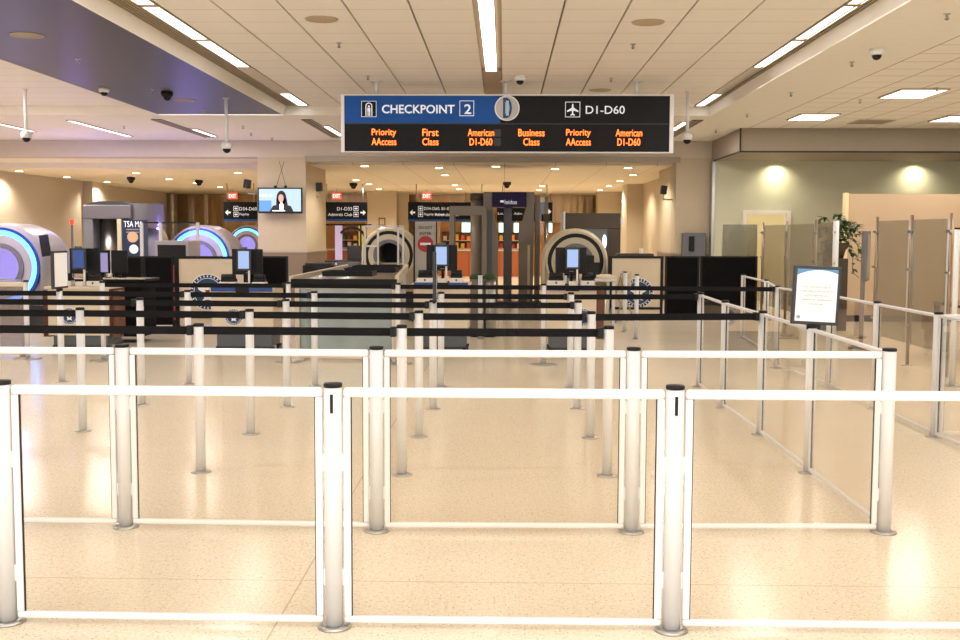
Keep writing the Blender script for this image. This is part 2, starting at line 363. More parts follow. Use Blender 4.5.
struct('wall_right', MB().box(12, 12.2, -2.5, 25.4, 0, 3.9), M_green)
struct('wall_passage', MB().box(4.5, 4.9, 28.3, 46, 0, 3.35).box(4.0, 4.5, 35.6, 37.2, 0, 3.3).box(3.6, 4.5, 42, 43, 0, 3.3), M_cream)
struct('trim_12', MB().box(4.80, 4.87, 25.36, 25.7, 0, 3.36), M_steel)
struct('wall_green', MB().box(4.86, P(742, 230, 25.4).x, 25.4, 25.6, 0, 3.5).box(P(790, 230, 25.4).x, 12.2, 25.4, 25.6, 0, 3.5)
       .box(P(742, 230, 25.4).x, P(790, 230, 25.4).x, 25.4, 25.6, 2.22, 3.5), M_green)
struct('trim_7', MB().box(4.9, 12.2, 22.7, 25.5, 3.36, 3.40).box(4.84, 12.2, 22.6, 22.7, 3.36, 3.9).box(4.84, 4.9, 22.7, 25.8, 3.36, 3.9), M_fascia)
struct('trim_8', MB().box(4.82, 12.2, 22.58, 22.6, 3.34, 3.37).box(4.82, 4.84, 22.58, 25.7, 3.34, 3.37).box(4.815, 4.845, 22.57, 22.6, 3.34, 3.83), M_vent)
# door in the green wall: opening with lit room behind
dx0, dx1 = P(742, 230, 25.4).x, P(790, 230, 25.4).x
struct('door_1', MB().box(dx0, dx0+.08, 25.34, 25.6, 0, 2.14).box(dx1-.08, dx1, 25.34, 25.6, 0, 2.14).box(dx0, dx1, 25.34, 25.6, 2.14, 2.22), M_gyp)
struct('wall_doorway', MB().box(dx0-.5, dx1+.8, 27.6, 27.7, 0, 3.2), mat('ochre_wall', (190, 172, 128), .7))
spot('doorway_lamp', ((dx0+dx1)/2, 26.6, 2.9), 34, 120)
# columns
def column(x0, x1, y1, label):
    t = thing('column', label, 'column', ((x0+x1)/2, 25.7, 0)); t['kind'] = 'structure'
    w = (x1-x0)/2
    MB().box(-w, w, 0, y1-25.7, 1.2, 3.44).build('shaft', M_cream, t)
    MB().box(-w-.02, w+.02, -.02, y1-25.7, 0, 1.2).build('wainscot', M_wain, t)
    MB().box(-w-.03, w+.03, -.03, y1-25.7, 1.19, 1.22).build('dado_rail', M_fascia, t)
column(-5.82, -4.68, 28.6, 'square beige column with dark wainscot carrying the television')
column(4.02, 4.84, 28.5, 'square cream column at the corner of the green wall')
# peach partition
struct('wall_partition', MB().box(6.57, 12, 21, 21.12, 0.12, 2.44), M_pink)
struct('wall_partition_end', MB().box(6.5, 6.57, 20.98, 21.14, 0, 2.46), mat('partition_end', (240, 216, 170), .7))
struct('baseboard_partition', MB().box(6.5, 12, 20.96, 21.1, 0, .12), M_black)
# far cream pier
struct('wall_pier', MB().box(P(367, 200, 42).x, P(396, 200, 42).x, 42, 42.6, 0, 3.3).box(P(398, 200, 43).x, P(408, 200, 43).x, 43, 43.5, 0, 3.3), M_cream)
struct('trim_9', MB().box(P(170, 200, 44).x, P(171.5, 200, 44).x, 44, 44.3, 0, 3.3).box(P(204, 200, 44).x, P(206, 200, 44).x, 44, 44.3, 0, 3.3), M_chrome)

# ------------------------------------------------------------------ ceiling strips, slots
def strip(name, label, x0, x1, y0, y1, z, group):
    t = thing(name, label, 'ceiling light', ((x0+x1)/2, (y0+y1)/2, z), group=group)
    w, l = (x1-x0)/2, (y1-y0)/2
    MB().box(-w, w, -l, l, 0, .012).build('diffuser', M_light, t)
    MB().box(-w-.012, -w, -l, l, -.01, .03).box(w, w+.012, -l, l, -.01, .03).box(-w, w, -l-.012, -l, -.01, .03).box(-w, w, l, l+.012, -.01, .03).build('housing', M_slat, t)
strip('ceiling_strip_light', 'long white strip light down the middle of the raised ceiling', -.275, -.115, -2, 15.9, 3.985, None)
for i, (a, c) in enumerate(((-2, 2.8), (2.9, 6.1), (6.2, 9.4), (9.5, 11.4), (11.5, 13.4), (13.5, 15.6), (18.5, 20.2))):
    lab = {3: 'nearest visible', 4: 'second nearest visible', 5: 'middle', 6: 'short farthest'}.get(i, 'overhead')
    if i < 3: continue
    strip('ceiling_strip_light', lab + ' strip light of the left ceiling slot beside dark ceiling', -3.80, -3.62, a, c, 4.0, 'strip lights in the left slot')
    strip('ceiling_strip_light', lab + ' strip light of the right ceiling slot', 3.49, 3.64, a, c, 4.0, 'strip lights in the right slot')
for sx, lab in ((-1, 'long black slotted air grille beside the dark metal ceiling'), (1, 'long black slotted air grille in the right ceiling edge')):
    t = thing('air_grille', lab, 'ceiling vent', (-3.93 if sx < 0 else 3.70, 9, 4.0))
    MB().box(-.10, .10, -11, 11.2, .012, .02).build('backing', M_vent, t)
    for k in range(5):
        MB().box(-.10+k*.045, -.10+k*.045+.016, -11, 11.2, -.010, .012).build('slat', M_slat, t)
for i, (px, py) in enumerate(((913, 93.5), (813, 117), (958, 118.5))):
    g = G(px, py, 3.82)
    t = thing('square_ceiling_light', ['large square panel light nearest in the right tile ceiling', 'square panel light above the green wall, left one', 'square panel light above the green wall at frame edge'][i], 'ceiling light', (g.x, g.y, 3.81), group='square panel lights in the right tile ceiling')
    MB().box(-.34, .34, -.5, .5, 0, .014).build('diffuser', M_light, t)
    MB().box(-.36, -.34, -.52, .52, -.005, .02).box(.34, .36, -.52, .52, -.005, .02).box(-.34, .34, -.52, -.5, -.005, .02).box(-.34, .34, .5, .52, -.005, .02).build('frame', M_slat, t)
t = thing('ceiling_vent', 'dark square vent in the right tile ceiling', 'ceiling vent', tuple(G(871, 122, 3.82).xy) + (3.815,))
MB().box(-.35, .35, -.35, .35, 0, .014).build('frame', M_slat, t)
for k in range(6): MB().box(-.3, .3, -.3+k*.11, -.24+k*.11, -.006, 0).build('slat', M_fascia, t)
mids = [(-10.15, 21.0, 23.5, 'leftmost', 0), (-8.47, 21.2, 24.7, 'second from the left', 0), (-6.52, 22.9, 24.6, 'third from the left, beside a long vent', 1),
        (-3.62, 22.2, 24.4, 'short one just left of the blue sign', 1), (3.50, 21.3, 23.0, 'short one just right of the black sign', 1)]
for x, y0, y1, lab, v in mids:
    strip('ceiling_strip_light', 'thin white strip light in the mid ceiling, ' + lab, x-.06, x+.06, y0, y1, 3.82, 'thin strip lights in the mid ceiling')
    if v:
        t = thing('air_grille', 'brown slotted vent beside the strip light, ' + lab.split(',')[0], 'ceiling vent', (x + (-.18 if x < 0 else .18), 22.9, 3.82))
        MB().box(-.1, .1, -1.9, 1.9, 0, .01).build('backing', M_vent, t)
        for k in range(3): MB().box(-.1+.08*k, -.06+.08*k, -1.9, 1.9, -.01, 0).build('slat', M_fascia, t)
# downlights
dl = [(19, 171), (67, 177), (95, 166), (107, 182), (136, 173), (169, 179), (196, 183), (209, 166.5), (220, 187), (234, 167), (238, 173),
      (364.5, 166), (356, 180), (369, 184), (379, 189), (439, 168), (445, 175), (455, 185), (459, 189), (496, 166.5), (555, 169), (542, 186),
      (539, 190), (628, 168), (633, 175), (620, 181), (609, 186), (600, 190)]
ring_me = MB().lathe([(.098, 0), (.125, 0), (.13, -.008), (.098, -.012), (.098, 0)], 20).mesh('trim_ring', M_slat)
lens_me = MB().cyl(.098, -.016, -.006, 20).mesh('lens', M_lightw)
dls = sorted(dl)
for i, (px, py) in enumerate(dls):
    g = G(px, py, 3.29); z = 3.30
    if px < 255 and g.y < 28.1: g = G(px, py, 3.43); z = 3.44
    if g.y < 26.5: g.y = 26.6; g.x = P(px, py, 26.6).x
    t = thing('recessed_downlight', 'round recessed downlight in the back ceiling, ' + place(i, len(dls)), 'ceiling light', (g.x, g.y, z - .002), group='recessed downlights beyond the beam')
    inst('trim_ring', ring_me, t); inst('lens', lens_me, t)
    if i % 2 == 0 or py > 180: spot('downlight_lamp', (g.x, g.y, 3.24), 165, 150, col=(1, .9, .75))
for y in (29.5, 32.0, 37.5, 40.5, 43.5): spot('wall_washer', (-12.9, y, 3.2), 80, 85, rot=(0, R(-14), 0))
for y in (30.2, 33.6, 39.5): spot('wall_washer', (4.05, y, 3.2), 120, 65, rot=(0, R(12), 0))
for x in (-5.2, 1.5, -1.5): spot('hall_washer', (x, 44.9, 3.2), 160, 80)
for px in (780, 921, 1060): spot('green_wall_washer', (P(px, 160, 25).x, 25.18, 3.35), 80, 150, col=(1, .9, .66), blend=1)

# ------------------------------------------------------------------ ceiling fittings
spr = [(947, 14, 3.83), (852, 62, 3.83), (791, 92.6, 3.83), (747, 114, 3.83), (716, 130, 3.83), (860, 99.7, 3.83), (937, 87.6, 3.83), (339, 43, 4), (633, 44, 4), (611, 78, 4),
       (368, 76, 4), (77.6, 59, 3.83), (152.5, 89, 3.83), (205, 110, 3.83), (124, 126, 3.83), (243, 126, 3.83), (251, 133, 3.83), (272, 138, 3.83)]
spm = MB().cyl(.035, -.006, 0, 16).cyl(.009, -.045, 0, 8).cyl(.026, -.052, -.045, 12).box(-.014, .014, -.003, .003, -.045, -.015).mesh('sprinkler', M_steel)
cap_me = MB().cyl(.012, -.06, -.05, 8).mesh('deflector', M_wood)
for i, (px, py, z) in enumerate(sorted(spr)):
    g = G(px, py, z)
    t = thing('fire_sprinkler', 'small metal fire sprinkler in the ceiling, ' + place(i, len(spr)), 'sprinkler', (g.x, g.y, z), group='ceiling fire sprinklers')
    inst('head', spm, t); inst('deflector', cap_me, t)
def dome(px, py, z, label, shell, r=.075):
    g = G(px, py, z); t = thing('dome_camera', label, 'security camera', (g.x, g.y, z))
    MB().lathe([(0, 0), (r, 0), (r*1.02, -r*.5), (r*.85, -r*.8), (r*.7, -r*.85), (0, -r*.85)], 24).build('housing', shell, t)
    MB().sph(r*.66, (0, 0, -r*.9), (1, 1, .95)).build('dome', M_black, t)
    MB().ring(r*.3, r*.36, -.002, .002, M=Matrix.Translation((0, -r*.62, -r*1.05))).build('lens_ring', M_dark, t)
dome(104, 88, 3.83, 'white dome camera under the dark metal ceiling', M_white, .08)
dome(167, 92, 3.83, 'all black dome camera under the dark metal ceiling', M_black, .09)
dome(520, 76, 4.0, 'white dome camera in the raised ceiling right of the D badge', M_white, .085)
dome(877, 49, 3.83, 'white dome camera in the ceiling at upper right', M_white, .085)
dome(131, 177, 3.3, 'small black dome camera in the back ceiling, far left', M_black, .12)
dome(199, 180, 3.3, 'small black dome camera in the back ceiling left of the television', M_black, .12)
dome(353.5, 183, 3.3, 'small black dome camera above the black Admirals Club sign', M_black, .13)
dome(507, 182, 3.3, 'small black dome camera above the purple portal', M_black, .13)
def pole_cam(px, py0, py1, z, label):
    g = G(px, py0, z); l = z - P(px, py1, g.y).z
    t = thing('pole_camera', label, 'security camera', (g.x, g.y, z))
    MB().cyl(.05, -.012, 0, 16).cyl(.028, -l+.16, 0, 14).build('pole', M_white, t)
    MB().lathe([(0, -l+.17), (.05, -l+.17), (.085, -l+.13), (.085, -l+.05), (0, -l+.05)], 20).build('housing', M_white, t)
    MB().sph(.065, (0, 0, -l+.045)).build('dome', M_black, t)
    MB().box(-.02, .1, -.02, .02, -l+.11, -l+.15).build('bracket', M_gyp2, t)
pole_cam(25, 89, 141, 4.0, 'dome camera hanging on a white pole at far left')
pole_cam(226, 98, 152, 3.83, 'dome camera hanging on a white pole above the television')
pole_cam(688, 91, 143, 4.0, 'dome camera hanging on a white pole right of the big sign')
for px, py, z, lab in ((27, 35, 3.83, 'round ceiling speaker in the dark metal ceiling, upper left'), (185, 100, 3.83, 'round ceiling speaker in the dark metal ceiling behind the black camera'),
                       (321.5, 19, 4, 'round ceiling speaker in the raised ceiling left of the strip light'), (648, 22, 4, 'round ceiling speaker in the raised ceiling right of the strip light'),
                       (600, 90, 4, 'round ceiling speaker just above the black half of the sign')):
    g = G(px, py, z)
    t = thing('ceiling_speaker', lab, 'speaker', (g.x, g.y, z), group='round ceiling speakers')
    MB().cyl(.17, -.008, 0, 32).build('grille', M_fascia if z < 4 else mat('speaker_grille', (186, 166, 138), .7), t)
    MB().lathe([(.165, -.004), (.185, 0), (.175, -.012), (.165, -.01)], 32).build('rim', M_slat, t)

# ------------------------------------------------------------------ barrier posts and glass barriers
pole_me = MB().cyl(.037, .008, 1.007, 28).mesh('pole', M_alu)
pcap_me = MB().lathe([(0, 1.024), (.036, 1.024), (.0385, 1.02), (.0385, 1.008), (0, 1.008)], 28).mesh('cap', M_black)
flange_me = MB().lathe([(0, .014), (.05, .014), (.068, .008), (.07, 0), (0, 0)], 32).mesh('base_flange', M_steel)
slot_me = MB().box(-.006, .006, -.041, -.034, .905, .982).mesh('belt_slot', M_black)
head_me = MB().lathe([(0, 1.026), (.030, 1.026), (.0355, 1.02), (.0355, 1.004), (0, 1.002)], 24).mesh('cap', M_black)
spole_me = MB().cyl(.034, .008, 1.004, 24).mesh('pole', M_alu)
sflange_me = MB().lathe([(0, .014), (.045, .014), (.067, .007), (.07, 0), (0, 0)], 28).mesh('base_flange', M_steel)
tpole_me = MB().cyl(.031, .008, 1.004, 24).mesh('pole', M_alu)
big_me = MB().lathe([(0, .03), (.03, .03), (.06, .022), (.16, .014), (.175, .006), (.175, 0), (0, 0)], 36).mesh('base', M_steel)
clip_me = MB().box(-.018, .018, -.036, .036, .945, 1.012, .004).mesh('belt_clip', M_black)
def bpost(x, y, label, group, front=False, kind='b'):
    t = thing('barrier_post', label, 'barrier post', (x, y, 0), group=group)
    if kind == 'b':
        inst('pole', pole_me, t); inst('cap', pcap_me, t); inst('base_flange', flange_me, t)
        if front: inst('belt_slot', slot_me, t)
    else:
        inst('pole', spole_me, t); inst('cap', head_me, t); inst('base_flange', sflange_me, t)
    return t
pan_cache = {}
def panel(a, c, label, group, rp=.037, mg=M_glass, thin=False, rail=None):
    """glass barrier between two post centres: frame of rails, pane and clamps"""
    a = Vector((a[0], a[1], 0)); c = Vector((c[0], c[1], 0)); d = c - a; L = d.length; rz = math.atan2(d.y, d.x)
    t = thing('glass_barrier_panel', label, 'barrier panel', (a.x, a.y, 0), rz, group)
    x0, x1 = rp + .006, L - rp - .006; h = .02 if not thin else .014; w = .014; zt, zb = 1.006, .036
    rm = rail or M_white
    MB().box(x0, x1, -w, w, zt - 2*h, zt, .011).build('top_rail', rm, t)
    MB().box(x0, x1, -w, w, zb - .014, zb + .014, .009).build('bottom_rail', rm, t)
    for xx in (x0, x1 - .03):
        MB().box(xx, xx + .03, -w, w, zb + .014, zt - 2*h, .006).build('side_rail', rm, t)
    MB().box(x0 + .03, x1 - .03, -.003, .003, zb + .014, zt - 2*h).build('glass_pane', mg, t)
    for xx in (x0 + .03, x1 - .0335): MB().box(xx, xx+.0035, -.006, .006, zb + .014, zt - 2*h).build('gasket', M_black, t)
    for xx in (x0 - .009, x1):
        for zz in (.18, .66):
            MB().box(xx, xx + .009, -.008, .008, zz, zz + .07, .002).build('clamp', rm, t)
    return t
front = [G(8.5, 622), G(334.5, 627), G(671, 630.5)]
fy = sum(p.y for p in front) / 3
fx = [p.x for p in front]
fl = ['at the left edge', 'left of centre', 'right of centre']
for i in range(3): bpost(fx[i], front[i].y, 'white metal barrier post of the nearest row, ' + fl[i], 'posts of the nearest barrier row', True)
sec = [G(126, 527), G(377, 531), G(631, 532), G(883.5, 532.5)]
for i, l in enumerate(('leftmost', 'second from the left', 'third from the left', 'rightmost at the corner')):
    bpost(sec[i].x, sec[i].y, 'silver barrier post of the second glass row, ' + l, 'posts of the second barrier row')
fp = [(p.x, p.y) for p in front]; dxf = fp[2][0] - fp[1][0]
panel(fp[0], fp[1], 'nearest clear glass barrier, white frame, left one', 'nearest glass barrier row')
panel(fp[1], fp[2], 'nearest clear glass barrier, white frame, middle one', 'nearest glass barrier row')
panel(fp[2], (fp[2][0] + dxf, fp[2][1]), 'nearest clear glass barrier, white frame, running off at right', 'nearest glass barrier row')
sp_ = [(p.x, p.y) for p in sec]
panel((sp_[0][0] - 1.4, sp_[0][1]), sp_[0], 'second row glass barrier cut by the left edge', 'second glass barrier row')
for i, l in enumerate(('left one', 'middle one', 'right one ending at the corner post')):
    panel(sp_[i], sp_[i+1], 'second row glass barrier in white frame, ' + l, 'second glass barrier row')
# receding right-hand runs
runA = [sec[3]] + [G(px, py) for px, py in ((808, 473), (760, 435), (723, 408), (699, 387))]
labA = ['holding the notice', 'second nearest of that run', 'third nearest of that run', 'farthest of that run']
for i, p in enumerate(runA[1:]):
    bpost(p.x, p.y, 'barrier post on the run receding from the corner post, ' + labA[i], 'posts of the receding glass run', kind='s')
labAA = ['nearest', 'second nearest', 'third nearest', 'farthest']
for i in range(4):
    panel((runA[i].x, runA[i].y), (runA[i+1].x, runA[i+1].y), 'receding glass barrier left of the right lane, ' + labAA[i], 'receding glass run', rp=.032, thin=True, rail=M_alu)
runB = [G(934, 437), G(874, 409), G(828, 387), G(776, 368), G(765, 352), G(742, 338)]
labB = ['nearest', 'second nearest', 'third nearest, behind the notice', 'fourth, catching a black belt', 'fifth', 'farthest']
for i, p in enumerate(runB):
    bpost(p.x, p.y, 'barrier post of the far right glass run, ' + labB[i], 'posts of the far right glass run', kind='s')
for i in range(5):
    panel((runB[i].x, runB[i].y), (runB[i+1].x, runB[i+1].y), 'glass barrier of the far right run, ' + ['nearest to camera but one', 'behind the notice post', 'third', 'fourth, short', 'farthest'][i], 'far right glass run', rp=.032, thin=True, rail=M_alu)
q = runB[0]
panel((q.x, q.y), (q.x + .02, q.y - 1.45), 'glass barrier coming toward the camera at the right edge', 'far right glass run', rp=.032, thin=True, rail=M_alu)
panel((q.x, q.y), (q.x + 1.4, q.y + .02), 'glass barrier crossing sideways at the right edge', 'far right glass run', rp=.032, thin=True, rail=M_alu)

# ------------------------------------------------------------------ belt stanchions
def stan(p, label, group, to=None, big=False, clip=None, endclip=True):
    t = thing('belt_stanchion', label, 'stanchion', (p.x, p.y, 0), group=group)
    inst('pole', tpole_me if big else spole_me, t); inst('cap', head_me, t)
    inst('base', big_me if big else sflange_me, t)
    if to is not None:
        d = Vector((to.x - p.x, to.y - p.y, 0)); L = d.length; u = d.normalized()
        rz = math.atan2(u.y, u.x)
        o = MB().box(.034, L - .045, -.0012, .0012, .949, 1.004).build('belt', M_belt, t); o.rotation_euler = (0, 0, rz)
        if endclip:
            e = inst('belt_clip', clip_me, t, (u.x*(L-.057), u.y*(L-.057), 0), rz)
    return t
rows = {
 'nearest': [(-3, 470), (201, 472), (402, 475), (607, 476)],
 'second': [(83, 431), (251, 434), (419, 437), (590, 438)],
 'third': [(-2, 403), (142, 405), (287, 407), (433, 409), (577, 409)],
 'fourth': [(62, 382), (189, 384), (315, 386), (441, 387), (570, 388)],
}
RP = {k: [G(*p) for p in v] for k, v in rows.items()}
for k, ps in RP.items():
    n = len(ps)
    for i, p in enumerate(ps):
        to = ps[i+1] if i < n-1 else None
        if k == 'second' and i == n-1: to = runA[2]
        if k == 'fourth' and i == n-1: to = runA[4]
        lab = 'silver belt stanchion in the %s row of black belts, %s' % (k, place(i, n))
        if k == 'third' and i == 3: lab = 'belt stanchion of the third belt row carrying a board seen edge-on'
        if k == 'fourth' and i == 0: lab += ', carrying a pale notice'
        stan(p, lab, 'stanchions of the %s belt row' % k, to)
# belts that leave the frame on the left belong to the posts outside; they end at the frame posts
def leadin(p, label):
    t = MB().box(-1.37, -.03, -.0012, .0012, .949, 1.004).build('barrier_belt', M_belt, None, (p.x, p.y, 0)); tag(t, label, 'belt', 'belts entering at the left edge')
leadin(RP['nearest'][0], 'black belt entering at left edge to the nearest row')
leadin(RP['second'][0], 'black belt entering at left edge to the second row')
leadin(RP['fourth'][0], 'black belt entering at left edge to the fourth row')
bigp = [G(28, 359), G(104, 361), G(289, 362), G(398, 364), G(543, 365)]
labs = ['at the far left in front of a glass panel', 'beside the left podium', 'at the left corner of the film wrapped panel', 'at the right corner of the film wrapped panel', 'standing alone before the right scanner podium']
for i, p in enumerate(bigp):
    to = bigp[i+1] if i in (1, 2, 3) else runB[3] if i == 4 else None
    stan(p, 'stanchion with wide round base ' + labs[i], 'wide based stanchions of the fifth row', to, big=True)
extra = [((636, 339), 'slim stanchion in front of the round seal board at right'), ((624.5, 332), 'slim dark topped stanchion left of the right seal board'), ((480, 339), 'slim silver stanchion before the green topped bins'),
         ((308, 372), 'pale post rising behind the film wrapped panel')]
for (px, py), l in extra[:3]:
    stan(G(px, py), l, None)

# framed film wrapped panels
a, c = bigp[2], bigp[3]
def bigpanel(a, c, mg, label):
    d = c - a; L = d.length; t = thing('framed_screen_panel', label, 'screen panel', (a.x, a.y - .02, 0), math.atan2(d.y, d.x))
    MB().box(.06, L-.06, -.02, .02, .93, .99, .006).box(.06, L-.06, -.02, .02, .03, .08, .006).box(.06, .10, -.02, .02, .08, .93, .006).box(L-.10, L-.06, -.02, .02, .08, .93, .006).build('frame', M_podium, t)
    MB().box(.10, L-.10, -.006, .006, .08, .93).build('sheet', mg, t)
    for xx in (.14, L-.18): MB().box(xx, xx+.05, -.10, .10, 0, .03, .004).build('foot', M_steel, t)
bigpanel(a + Vector((0, .26, 0)), c + Vector((0, .26, 0)), M_plastic, 'cream framed panel wrapped in blue grey film between two stanchions')
lp = G(25, 359)
bigpanel(lp + Vector((-1.45, .26, 0)), lp + Vector((0, .26, 0)), M_pinkfilm, 'cream framed panel of pinkish film at the left edge')

# ------------------------------------------------------------------ notices
def notice(p, w, h, z0, rz, tilt, label, rows_=None, logo=True, post=False):
    t = thing('notice_holder', label, 'notice', (p.x, p.y, 0), rz)
    t.rotation_euler = (0, R(tilt), rz)
    MB().box(-w/2, w/2, -.02, .012, z0, z0+h, .006).build('frame', M_dark, t)
    MB().box(-w/2+.025, w/2-.022, -.0225, -.019, z0+.022, z0+h-.022).build('paper', M_paper, t)
    MB().box(-.045, .045, -.015, .015, z0-.035, z0+.001).cyl(.012, 1.02, z0+.01, 12).build('bracket', M_black, t)
    if rows_:
        zc = z0 + h*.62
        for i, r_ in enumerate(rows_):
            text(r_, .0175, M_greytxt, t, (0, -.0235, zc - i*.029), w=len(r_)*.0098, align='CENTER', ex=.0008)
        # blue corner curves above the white arc
        pts = [(-w/2+.025, z0+h-.022), (-w/2+.025, z0+h-.065)]
        for i in range(13):
            s_ = i/12; pts.append((-w/2+.025 + s_*(w-.047), z0+h-.065 + .038*sin(pi*min(1, s_*.9))**.8 if s_ > 0 else z0+h-.065))
        pts.append((w/2-.022, z0+h-.022))
        MB().prism(pts, -.0245, -.0225).build('blue_header', mat('notice_blue', (92, 150, 200), .6), t)
        MB().ring(.009, .012, -.0245, -.0225, c=(-w/2+.048, z0+.05), n=20).prism([(-w/2+.040, z0+.052), (-w/2+.056, z0+.052), (-w/2+.048, z0+.043)], -.0245, -.0225).build('round_logo', M_navy, t)
p = runA[1]
pc = P(808.5, 295, p.y)
notice(Vector((pc.x, p.y, 0)), .315, .40, 1.03, R(-6), 2.2, 'black framed white notice with blue corners standing on a barrier post',
       ['You are entering an', 'area where all persons', 'and property are', 'subject to additional', 'screening.'])
p = RP['fourth'][0]
notice(p + Vector((0, 0, 0)), .36, .41, 1.03, R(88), 0, 'narrow looking pale notice turned sideways on a left stanchion', None)
p = RP['third'][3]
notice(p + Vector((.01, -.0, 0)), .36, .44, 1.03, R(94), 0, 'notice board seen edge-on as a dark bar above a stanchion', None)

# ------------------------------------------------------------------ seal (round emblem)
def seal(parent, cx, cz, r, y):
    MB().disc(r, y-.004, y, (cx, cz)).build('seal_disc', M_navy, parent)
    b = MB()
    for k in range(28):
        a = 2*pi*k/28; b.box(-.006*r/.2, .006*r/.2, y-.007, y-.004, r*.84, r*.95, M=Matrix.Translation((cx, 0, cz)) @ Matrix.Rotation(a, 4, 'Y'))
    b.ring(r*.76, r*.79, y-.007, y-.004, (cx, cz)).ring(r*.98, r*1.02, y-.007, y, (cx, cz)).build('seal_lettering_ring', M_paper, parent)
    pts = [(0, .45), (.12, .3), (.3, .42), (.62, .38), (.5, .12), (.28, 0), (.2, -.35), (.34, -.5), (0, -.42), (-.34, -.5), (-.2, -.35), (-.28, 0), (-.5, .12), (-.62, .38), (-.3, .42), (-.12, .3)]
    MB().prism([(cx + x*r, cz + z*r) for x, z in pts], y-.008, y-.004).build('seal_eagle', M_paper, parent)
    MB().prism([(cx-.13*r, cz+.12*r), (cx+.13*r, cz+.12*r), (cx+.1*r, cz-.12*r), (cx, cz-.22*r), (cx-.1*r, cz-.12*r)], y-.011, y-.008).build('seal_shield', M_ledred2, parent)
M_ledred2 = mat('shield_red', (150, 60, 60), .5)

# ------------------------------------------------------------------ podiums and their equipment
wheel_me = MB().cyl(.05, -.014, .014, 18, M=Matrix.Rotation(pi/2, 4, 'Y')).mesh('wheel', M_ctgrey)
fork_me = MB().box(-.02, .02, -.012, .03, .0, .07, .003).mesh('caster', M_black)
def podium(x, y, w, label, wood, sealoff, d=.6, strip_=True, zb=.40, hs=1):
    t = thing('podium', label, 'podium', (x, y, 0)); t.scale = (1, 1, hs)
    MB().box(-w/2, w/2, 0, .03, zb-.02, .955, .004).build('front_panel', M_podium, t)
    for s in (-1, 1):
        MB().box(s*(w/2) - .012, s*(w/2)+.012, .03, d, zb-.02, .955).build('side_panel', M_wood if wood else M_podium, t)
        if wood and (s > 0 or wood > 1): MB().box(*sorted((s*(w/2 + .013), s*(w/2 + .11))), .1, .25, .25, .93).build('wing_panel', M_wood, t)
    MB().box(-w/2-.03, w/2+.03, -.04, d+.02, .955, .985, .004).build('worktop', M_podium, t)
    if strip_:
        MB().box(-w/2, -.08, -.055, -.04, .93, 1.0, .003).box(.10, w/2, -.055, -.04, .93, 1.0, .003).build('blue_edge', M_podblue, t)
        MB().box(-.08, .10, -.052, -.04, .92, .998).build('edge_gap', M_black, t)
    MB().box(-w/2+.05, w/2-.03, .04, d-.03, .13, zb-.02, .006).build('base_cabinet', M_basegrey, t)
    MB().box(-w/2+.03, w/2, .05, .10, .10, .13).box(-w/2+.03, w/2, d-.10, d-.05, .10, .13).build('chassis', M_dark, t)
    for sx in (-w/2+.07, w/2-.05):
        for sy in (.06, d-.08):
            o = inst('caster', fork_me, t, (sx, sy, .05)); inst('wheel', wheel_me, o, (.03 if sx > 0 else -.03, 0, 0))
    if sealoff is not None: seal(t, sealoff, .56, .12, -.001)
    return t
def station(x, y, z, which, scr, mirror=False):
    """identity camera tablet, monitor behind it and two document readers on a podium"""
    t = thing('camera_tablet', 'tablet with %s screen on a white stand on the %s podium' % ('blue' if scr == M_screenn else 'pale blue', which), 'tablet', (x, y, z), group='camera tablets on the podiums')
    MB().box(-.05, .05, -.03, .05, 0, .06, .003).box(.05, .075, .0, .03, 0, .30, .003).build('stand', M_blackwhite, t)
    MB().box(-.095, .095, -.02, .012, .225, .515, .006).build('bezel', M_dark, t)
    MB().box(-.075, .07, -.0225, -.02, .25, .485).build('screen', scr, t)
    MB().box(-.05, .05, -.03, -.01, .515, .54, .004).build('camera_bar', M_ctgrey, t)
    for k in (-.03, 0, .03): MB().disc(.007, -.033, -.03, (k, .528), 12).build('lens', M_black, t)
    t = thing('computer_monitor', 'black monitor turned away behind the tablet on the %s podium' % which, 'monitor', (x+.0, y+.22, z), group='monitors on the podiums')
    MB().box(-.22, .20, 0, .035, .16, .51, .008).build('display', M_black, t)
    MB().cyl(.02, .01, .32, 12, c=(0, .05)).build('neck', M_black, t)
    MB().box(-.11, .11, -.04, .14, 0, .014, .004).build('foot', M_black, t)
    MB().box(-.03, .03, -.004, 0, .18, .195).build('badge', M_ctgrey, t)
    for s, nm in ((-1, 'left'), (1, 'right')):
        t = thing('document_reader', 'document reader with white base and black top, %s side of the %s podium' % (nm, which), 'document reader', (x + s*.21 - .01, y, z), group='document readers on the podiums')
        w = .115 if s < 0 else .09
        MB().box(-w, w, -.06, .12, 0, .07, .01).build('base', M_blackwhite, t)
        MB().box(-w*.85, w*.85, -.02, .13, .07, .11, .01).cyl(.045, -w*.8, w*.8, 16, M=Matrix.Translation((0, .03, .13)) @ Matrix.Rotation(pi/2, 4, 'Y')).build('hood', M_black, t)
        MB().box(-.012, .012, -.063, -.058, .03, .055).build('indicator', M_dark, t)
PY = 14.45
P1 = P(79, 340, PY).x; P2 = P(243, 340, PY).x; P3 = P(441, 340, PY).x; P4 = P(571, 340, PY).x
podium(P1, PY, m(62, PY), 'left podium with cream front, brown sides and a round seal', 2, -.12, strip_=False, zb=.30, hs=.93)
podium(P2, PY, m(62, PY), 'cream podium with blue top edge left of the film wrapped panel', 0, -.12, hs=.93)
podium(P3, PY, m(54, PY), 'cream podium with blue top edge right of the film wrapped panel', 0, None)
podium(P4, PY, m(50, PY), 'cream podium with brown wing before the round scanner at right', 1, .16, hs=.97)
station(P1 - .05, PY+.2, .917, 'left', M_screenn)
station(P2 - .0, PY+.12, .917, 'second', M_screenb)
station(P3 + .0, PY+.12, .985, 'third', M_screenb)
station(P4 + .02, PY+.12, .956, 'right', M_screenb)
